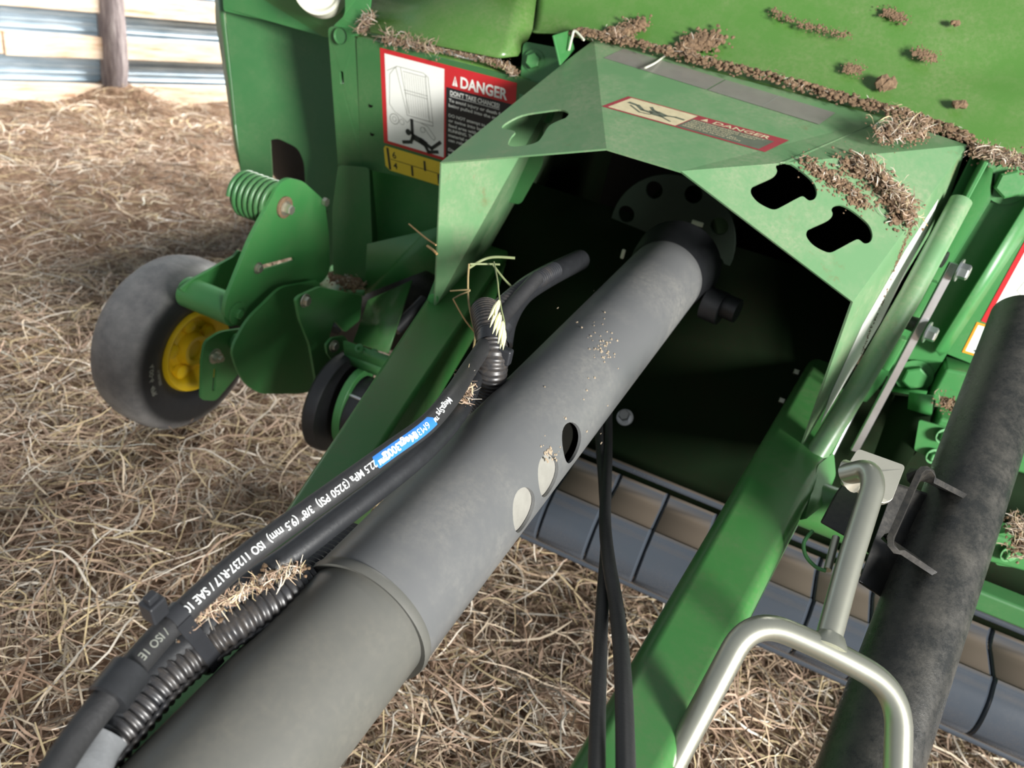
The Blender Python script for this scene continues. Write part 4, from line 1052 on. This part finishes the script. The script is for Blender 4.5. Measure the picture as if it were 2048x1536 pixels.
# black mounting block between the tongue stub and the jack tube
def hull(name, pts, mat, par, bev=.003):
    bm = bmesh.new(); [bm.verts.new(p) for p in pts]; bmesh.ops.convex_hull(bm, input=bm.verts)
    me = bpy.data.meshes.new('m'); bm.to_mesh(me); bm.free(); o = link(name, me, mat, par); return addbev(o, bev)
hull('mount_block', [pD(1672,985,.96), pD(1640,1045,.92), pD(1702,1080,.90), pD(1760,1000,.94), pD(1690,960,.98), pD(1672,985,1.04), pD(1640,1045,1.0), pD(1702,1080,.98), pD(1760,1000,1.02)], M_black, jack)
hull('mount_block', [pD(1790,965,.86), pD(1716,1165,.82), pD(1770,1200,.82), pD(1870,1160,.84), pD(1900,1000,.87), pD(1790,965,.94), pD(1716,1165,.90), pD(1770,1200,.90), pD(1900,1000,.95)], M_black, jack)
hull('mount_arm', [pD(1750,985,.93), pD(1810,1000,.90), pD(1740,1110,.86), pD(1700,1070,.90), pD(1750,985,.98), pD(1810,1000,.96), pD(1740,1110,.92)], M_inner, jack)
pp = [pD(1700,1085,.90), pD(1648,1090,.89)]
tube('lynch_pin', [pD(1672,1075,.90), pD(1655,1140,.87)], .0045, M_zincbar, jack, 14)
rp_ = [pD(1625,1062,.90), pD(1608,1085,.89), pD(1612,1112,.88), pD(1632,1134,.875), pD(1652,1142,.87)]
tube('pin_ring', cat(rp_, 6), .0022, M_green, jack, 10)
handle = thing('forked_handle', pD(1640,1290,.66), 'pale zinc-plated forked bar handle with a square plate, in front of the black jack tube', 'handle')
RHH = .0108
st = bend([pD(1690,950,.765), pD(1738,938,.745), pD(1748,970,.728), pD(1700,1120,.69), pD(1652,1296,.655)], .02, 8)
tube('handle_stem', st, RHH, M_zincbar, handle, 28)
fk = bend([pD(1346,1528,.637), pD(1502,1234,.655), pD(1655,1298,.648), pD(1800,1380,.64), pD(1788,1760,.60)], .045, 12)
tube('handle_fork', fk, RHH, M_zincbar, handle, 28)
ms = [lathe_mesh([(0,.0001),(0,.0165),(.004,.0155),(.012,.0112)], pD(1655,1296,.650), (pD(1700,1120,.69)-pD(1652,1296,.655)).normalized(), 24)]
link('weld_bead', joinm(ms), M_zincbar, handle)
pq = [pD(1716,897,.79), pD(1811,931,.775), pD(1784,1001,.765), pD(1764,1008,.766), pD(1742,990,.765), pD(1683,965,.775), pD(1686,945,.785)]
plate('square_plate', rnd(pq, .004), M_zinc, handle, th=.006)
lathe('weld_collar', [(0,.017),(.006,.013),(.010,.0108)], pD(1700,952,.768), (pD(1738,938,.745)-pD(1690,950,.765)).normalized(), M_zinc, handle, 20)
# hardened drop of chaff on the jack tube
# ================================================================== DIRT, CHAFF AND STRAWS
def chaff(cps, count, l0, l1, w0, w1, spread, nrm, bright=1., lift=.006):
    """short bits of straw lying along a run of points"""
    P0 = []; 
    for i in range(count):
        k = random.random()*(len(cps)-1); a = int(k); p = cps[a].lerp(cps[min(a+1, len(cps)-1)], k-a)
        P0.append(tuple(p+Vector((random.gauss(0, spread), random.gauss(0, spread), random.gauss(0, spread*.5)))+nrm*random.uniform(0, lift)))
    P0 = np.array(P0); n = count; D = rng.normal(0, 1, (n, 3)); nn_ = np.array(nrm)
    D -= .75*(D@nn_)[:, None]*nn_[None, :]; D /= np.linalg.norm(D, axis=1, keepdims=True)
    Ln = rng.uniform(l0, l1, n); Wd = rng.uniform(w0, w1, n); col = np.clip(straw_cols(n, bright), 0, .85)
    return ribbons(P0-D*Ln[:, None]*.5, D, Ln, Wd, rng.normal(0, .15, (n, 3)), col, 4, up=nn_[None, :]+rng.normal(0, .4, (n, 3)))
def dirt(name, cps, count, r0, r1, spread, nrm, label, cat_, straws=0, sl=(.008,.03), heap=.006, bright=1.):
    ms = []
    r0 *= .6; r1 *= .62
    for i in range(int(count*2.1)):
        k = random.random()*(len(cps)-1); a = int(k); p = cps[a].lerp(cps[min(a+1, len(cps)-1)], k-a)
        q = Vector((random.gauss(0, spread), random.gauss(0, spread), random.gauss(0, spread))); q = q-nrm*q.dot(nrm)
        f = math.exp(-(q.length/max(spread, 1e-4))**2*.5)
        ms.append(blob(p+q+nrm*(random.random()*heap*f), random.uniform(r0, r1)*(.5+.5*f), nrm, .6))
    for i in range(max(4, count//14)):
        k = random.random()*(len(cps)-1); a = int(k); p = cps[a].lerp(cps[min(a+1, len(cps)-1)], k-a)
        q = Vector((random.gauss(0, spread*.5), random.gauss(0, spread*.5), random.gauss(0, spread*.5))); q = q-nrm*q.dot(nrm)
        ms.append(blob(p+q, spread*random.uniform(.5, .95), nrm, .22))
    o = link(name, joinm(ms), M_mud); tag(o, label, cat_, kind='stuff')
    if straws:
        c = link('straw_bits', chaff(cps, int(straws*1.1), sl[0]*.7, sl[1]*.75, .0006, .0016, spread*.9, nrm, bright*.78, heap*.9), M_straw, o); c['kind'] = 'stuff'
    return o
nT = toward_cam((S['F2']-S['F1']).cross(S['R1']-S['F1']).normalized(), S['F1']); nR = toward_cam((S['F3']-S['F2']).cross(S['R3']-S['F2']).normalized(), S['F2'])
RT = ('F2','F3','R3')
edge = [pY(a, b, 1.375)+Vector((0,0,.004)) for a, b in ((1150,72),(1190,76),(1260,92),(1340,112),(1440,138),(1540,160),(1640,192),(1720,212),(1800,232),(1880,262),(1935,284))]
dirt('caked_dirt', edge, 620, .003, .010, .0065, Vector((0,-.5,.85)), 'long ridge of brown dirt and chaff along the top rear edge of the shield', 'dirt', 520, (.006,.022), .010)
hn = Vector((0,-.8,.6))
dirt('caked_dirt', [hood_pt(1215,72), hood_pt(1250,62), hood_pt(1290,45)], 130, .003, .010, .008, hn, 'brown dirt patch climbing the hood at its left, above the ridge', 'dirt', 50)
dirt('caked_dirt', [hood_pt(1370,92), hood_pt(1400,85), hood_pt(1440,80)], 150, .004, .012, .010, hn, 'reddish mud slab stuck on the hood above the silver tape', 'dirt', 20)
for pts, lab in (([(1545,20),(1590,45),(1640,58),(1700,72)], 'long thin smear of dried mud high on the hood'), ([(1765,22),(1790,30),(1810,40)], 'faint mud splash near the top edge of the hood'),
                 ([(1835,100),(1852,112),(1870,118)], 'round reddish mud splash at the right of the hood'), ([(1695,138),(1720,140)], 'small flat mud fleck low on the hood')):
    dirt('mud_smear', [hood_pt(a, b) for a, b in pts], 110, .0015, .0045, .0055, hn, lab, 'mud', 0, heap=.0015)
for (px, py, r, lab) in ((1770,170,.015,'loose lump of brown earth lying on the hood sheet'), (1918,212,.0095,'small dark earth crumb on the hood towards the right edge'), (1910,48,.006,'tiny crumb of earth near the top right of the hood')):
    p = hood_pt(px, py)+hn*r*.4
    o = link('earth_lump', joinm([blob(p+Vector((k*r*.5,0,0)), r*random.uniform(.6,.9), hn, .7) for k in (-1.3,-.5,.3,1.)]), M_mud); tag(o, lab, 'earth')
dirt('caked_dirt', [onpl(1762,272,RT), onpl(1800,262,RT), onpl(1850,258,RT)], 190, .002, .007, .012, nR, 'small heap of dirt and pale straw near the rear right corner of the shield', 'dirt', 230, (.01,.04), .010, 1.25)
dirt('caked_dirt', [onpl(1700,330,RT), onpl(1740,345,RT), onpl(1775,385,RT), onpl(1800,410,RT), onpl(1800,440,RT)], 420, .002, .009, .013, nR, 'largest heap of dirt and chopped straw beside the keyhole slots', 'dirt', 420, (.008,.03), .016, 1.1)
dirt('caked_dirt', [onpl(1608,325,RT), onpl(1650,350,RT), onpl(1690,378,RT), onpl(1725,405,RT)], 260, .0015, .006, .009, nR, 'narrow drift of brown dirt above the upper keyhole slot', 'dirt', 120, (.005,.016), .006)
RW2 = ('F3','FRb','R3'); nW = toward_cam(newell([S['F3'],S['FRb'],S['R3']]), S['F3'])
dirt('caked_dirt', [onpl(1822,452,RW2), onpl(1795,520,RW2), onpl(1765,600,RW2), onpl(1735,670,RW2), onpl(1712,740,RW2)], 260, .0008, .0030, .0050, nW, 'thin trail of dust running down over the right bend of the shield', 'dirt', 0, heap=.002)
sc1 = [onpl(random.uniform(1420,1700), random.uniform(330,560), RT) for i in range(1)]
# chaff around the front panel and hood edge
dirt('caked_chaff', [pY(722,60,1.325), pY(735,46,1.325), pY(742,30,1.325)], 40, .002, .006, .006, Vector((0,-1,.2)), 'tuft of grey chaff hanging at the upper left corner of the front panel', 'chaff', 90, (.02,.05), .004)
dirt('caked_chaff', [pY(770,72,1.325), pY(820,80,1.325), pY(880,98,1.325)], 120, .003, .008, .008, Vector((0,-1,.3)), 'thick bundle of brown hay above the danger decal', 'chaff', 260, (.015,.045), .010)
dirt('caked_chaff', [pY(880,96,1.33), pY(950,112,1.33), pY(1010,130,1.33), pY(1032,150,1.33)], 180, .002, .005, .0045, Vector((0,-1,.3)), 'thin line of pale chaff under the left hood edge', 'chaff', 160, (.006,.02), .004, 1.1)
dirt('caked_chaff', [pY(1950,300,1.325), pY(1985,310,1.32), pY(2040,325,1.32), pY(2100,345,1.32)], 200, .002, .007, .008, Vector((0,-.8,.5)), 'chaff and dirt packed at the top of the right-hand upright', 'chaff', 300, (.01,.04), .008, 1.2)
dirt('caked_hay', [pY(664,552,1.37), pY(690,562,1.35), pY(716,575,1.34), pY(705,545,1.38)], 150, .003, .010, .011, Vector((0,-.5,.85)), 'caked brown hay lying on the small green ledge at the left', 'hay', 120, (.01,.03), .008)
dirt('caked_dirt', [pY(1886,806,1.29), pY(1920,815,1.29), pY(1990,835,1.29)], 150, .002, .006, .010, Vector((0,-.6,.8)), 'dusty dirt lying on the cross member at the right', 'dirt', 40)
dirt('caked_hay', [pY(2030,1040,1.14), pY(2044,1075,1.12), pY(2050,1110,1.12)], 90, .003, .007, .010, Vector((0,-.8,.6)), 'tuft of brown hay caught at the right edge of the machine', 'hay', 160, (.015,.04), .01)
# chaff wedged between hose and conduit
wedge = [pD(358,1250,.530), pD(410,1226,.548), pD(458,1198,.566), pD(508,1172,.580), pD(552,1152,.595), pD(600,1136,.612)]
o = link('wedged_chaff', joinm([blob(wedge[min(5,i%6)]+Vector((random.gauss(0,.006),random.gauss(0,.006),random.gauss(0,.002))), random.uniform(.001,.0025)) for i in range(90)]), M_mud)
tag(o, 'chopped hay wedged between the printed hose and the corrugated conduit', 'chaff', kind='stuff')
c = link('straw_bits', chaff(wedge, 260, .006, .020, .0004, .0010, .003, Vector((.2,-.75,.6)), 1.15, .005), M_straw, o); c['kind'] = 'stuff'
dirt('caked_chaff', [pD(925,745,.80), pD(935,775,.80), pD(930,800,.79)], 40, .001, .004, .004, Vector((.2,-.7,.6)), 'curled chaff caught between the hoses beside the upright conduit', 'chaff', 60, (.008,.03), .004)
# single grass stems
M_stem = plain('grass_stem', (.26,.20,.09), .6, 0, .3, 60, .1); M_gstem = plain('green_grass_stem', (.17,.20,.09), .6, 0, .3, 60, .1); M_dstem = plain('tan_straw', (.50,.30,.12), .6, 0, .2, 60, .1)
def stem(pts, r, mat, name, par=None): return tube(name, cat([pD(*p) for p in pts], 6), r, mat, par, 8)
stalks = thing('grass_stalks', pD(938,540,1.0), 'thin bent dry grass stalks dangling from the left inner edge of the shield', 'grass')
stem([(938,528,.99),(936,560,.985),(937,600,.98),(944,640,.975),(950,670,.97),(947,698,.965)], .0013, M_stem, 'stalk', stalks)
stem([(906,598,.97),(930,640,.965),(955,670,.96),(973,684,.96)], .0010, M_dstem, 'stalk', stalks)
stem([(900,582,.98),(940,580,.975),(920,590,.975),(906,598,.97)], .0011, M_stem, 'stalk', stalks)
stem([(938,536,.99),(965,520,1.0),(990,514,1.0),(1030,516,1.0)], .0018, M_gstem, 'leaf_blade', stalks)
stem([(940,528,.99),(975,528,1.0),(1000,529,1.0)], .0014, M_gstem, 'leaf_blade', stalks)
stem([(985,528,.99),(1010,560,.985),(1048,597,.98)], .0014, M_gstem, 'leaf_blade', stalks)
head = thing('oat_seed_head', pD(992,560,.96), 'pale green oat seed head hanging above the upright corrugated conduit', 'seed head')
stem([(988,524,.90),(995,560,.87),(998,590,.86),(1003,620,.85),(1009,650,.845),(1006,695,.84)], .0010, M_gstem, 'stalk', head)
M_seed = plain('seed_husk', (.66,.64,.36), .55, 0, .25, 90, .1)
for i, (x0_, y0_, x1_, y1_) in enumerate(((998,600,976,640),(1000,602,984,642),(996,612,980,655),(1000,625,985,668),(1002,630,992,672),(1006,642,996,688),(1008,645,1003,690),(1009,655,1000,698),(1010,660,1006,700),(995,604,990,632))):
    a, b = pD(x0_, y0_, .845), pD(x1_, y1_, .835); P = [a.lerp(b, t) for t in (0,.15,.35,.6,.85,1)]
    tube('seed_husk', P, [.0006,.0018,.0025,.0019,.0009,.0002], M_seed, head, 8)
for pts, r, m, lab in (([(818,448,1.31),(850,475,1.25),(872,490,1.2)], .0013, M_dstem, 'straw poking out left of the shield, the longer one'), ([(855,492,1.2),(866,500,1.16),(874,508,1.15)], .002, M_dstem, 'short pale straw stub beside the left edge of the shield'),
                       ([(864,616,1.27),(850,640,1.26),(838,660,1.25),(832,684,1.24)], .0021, M_dstem, 'tan straw hanging over the left tongue beam')):
    o = stem(pts, r, m, 'straw'); tag(o, lab, 'straw')
for pts, r, lab in (([(1290,136,1.24),(1310,126,1.26),(1330,112,1.30),(1345,108,1.31)], .0016, 'bent white root lying on the silver tape'), ([(1566,158,1.30),(1580,168,1.30),(1590,176,1.30)], .0014, 'short white root bit on the rear edge of the shield'),
                    ([(1820,246,1.29),(1850,205,1.28),(1862,180,1.28)], .0009, 'thin straw standing up from the heap at the rear right corner'), ([(1665,278,1.20),(1690,284,1.2),(1715,300,1.2),(1735,315,1.18)], .0012, 'curved pale root lying across the middle of the shield top'),
                    ([(1722,372,1.14),(1760,366,1.13),(1785,350,1.13),(1800,330,1.14)], .0013, 'white curved root over the largest dirt heap'), ([(1785,320,1.16),(1815,345,1.15),(1820,356,1.15)], .0016, 'straight tan straw at the edge of the largest dirt heap'),
                    ([(1828,412,1.12),(1842,432,1.1),(1855,452,1.1)], .0005, 'hair-thin stem drooping over the right cheek of the shield'), ([(1138,100,1.30),(1144,75,1.31),(1150,62,1.31),(1168,80,1.3)], .002, 'pale curled blade at the left end of the dirt ridge')):
    o = stem(pts, r, M_cap if 'white' in lab or 'pale' in lab else M_dstem, 'root' if 'root' in lab else 'straw'); tag(o, lab, 'root' if 'root' in lab else 'straw')

# things of one kind share a group
for o in list(COL.objects):
    if o.parent is None and 'label' in o and 'category' in o:
        b = o.name.split('.')[0]
        g = {'caked_dirt': 'dried dirt and chaff caught on the machine', 'caked_chaff': 'dried dirt and chaff caught on the machine', 'caked_hay': 'dried dirt and chaff caught on the machine',
             'mud_smear': 'mud splashes and earth lumps on the hood', 'earth_lump': 'mud splashes and earth lumps on the hood', 'straw': 'single straws on the machine', 'root': 'pale roots on the shield',
             'hanging_cable': 'cables hanging below the shaft', 'pressure_hose': 'hoses and conduits beside the shaft', 'return_hose': 'hoses and conduits beside the shaft',
             'corrugated_conduit': 'hoses and conduits beside the shaft', 'smooth_hose': 'hoses and conduits beside the shaft', 'cable_tie': 'cable ties'}.get(b)
        if g and 'group' not in o: o['group'] = g
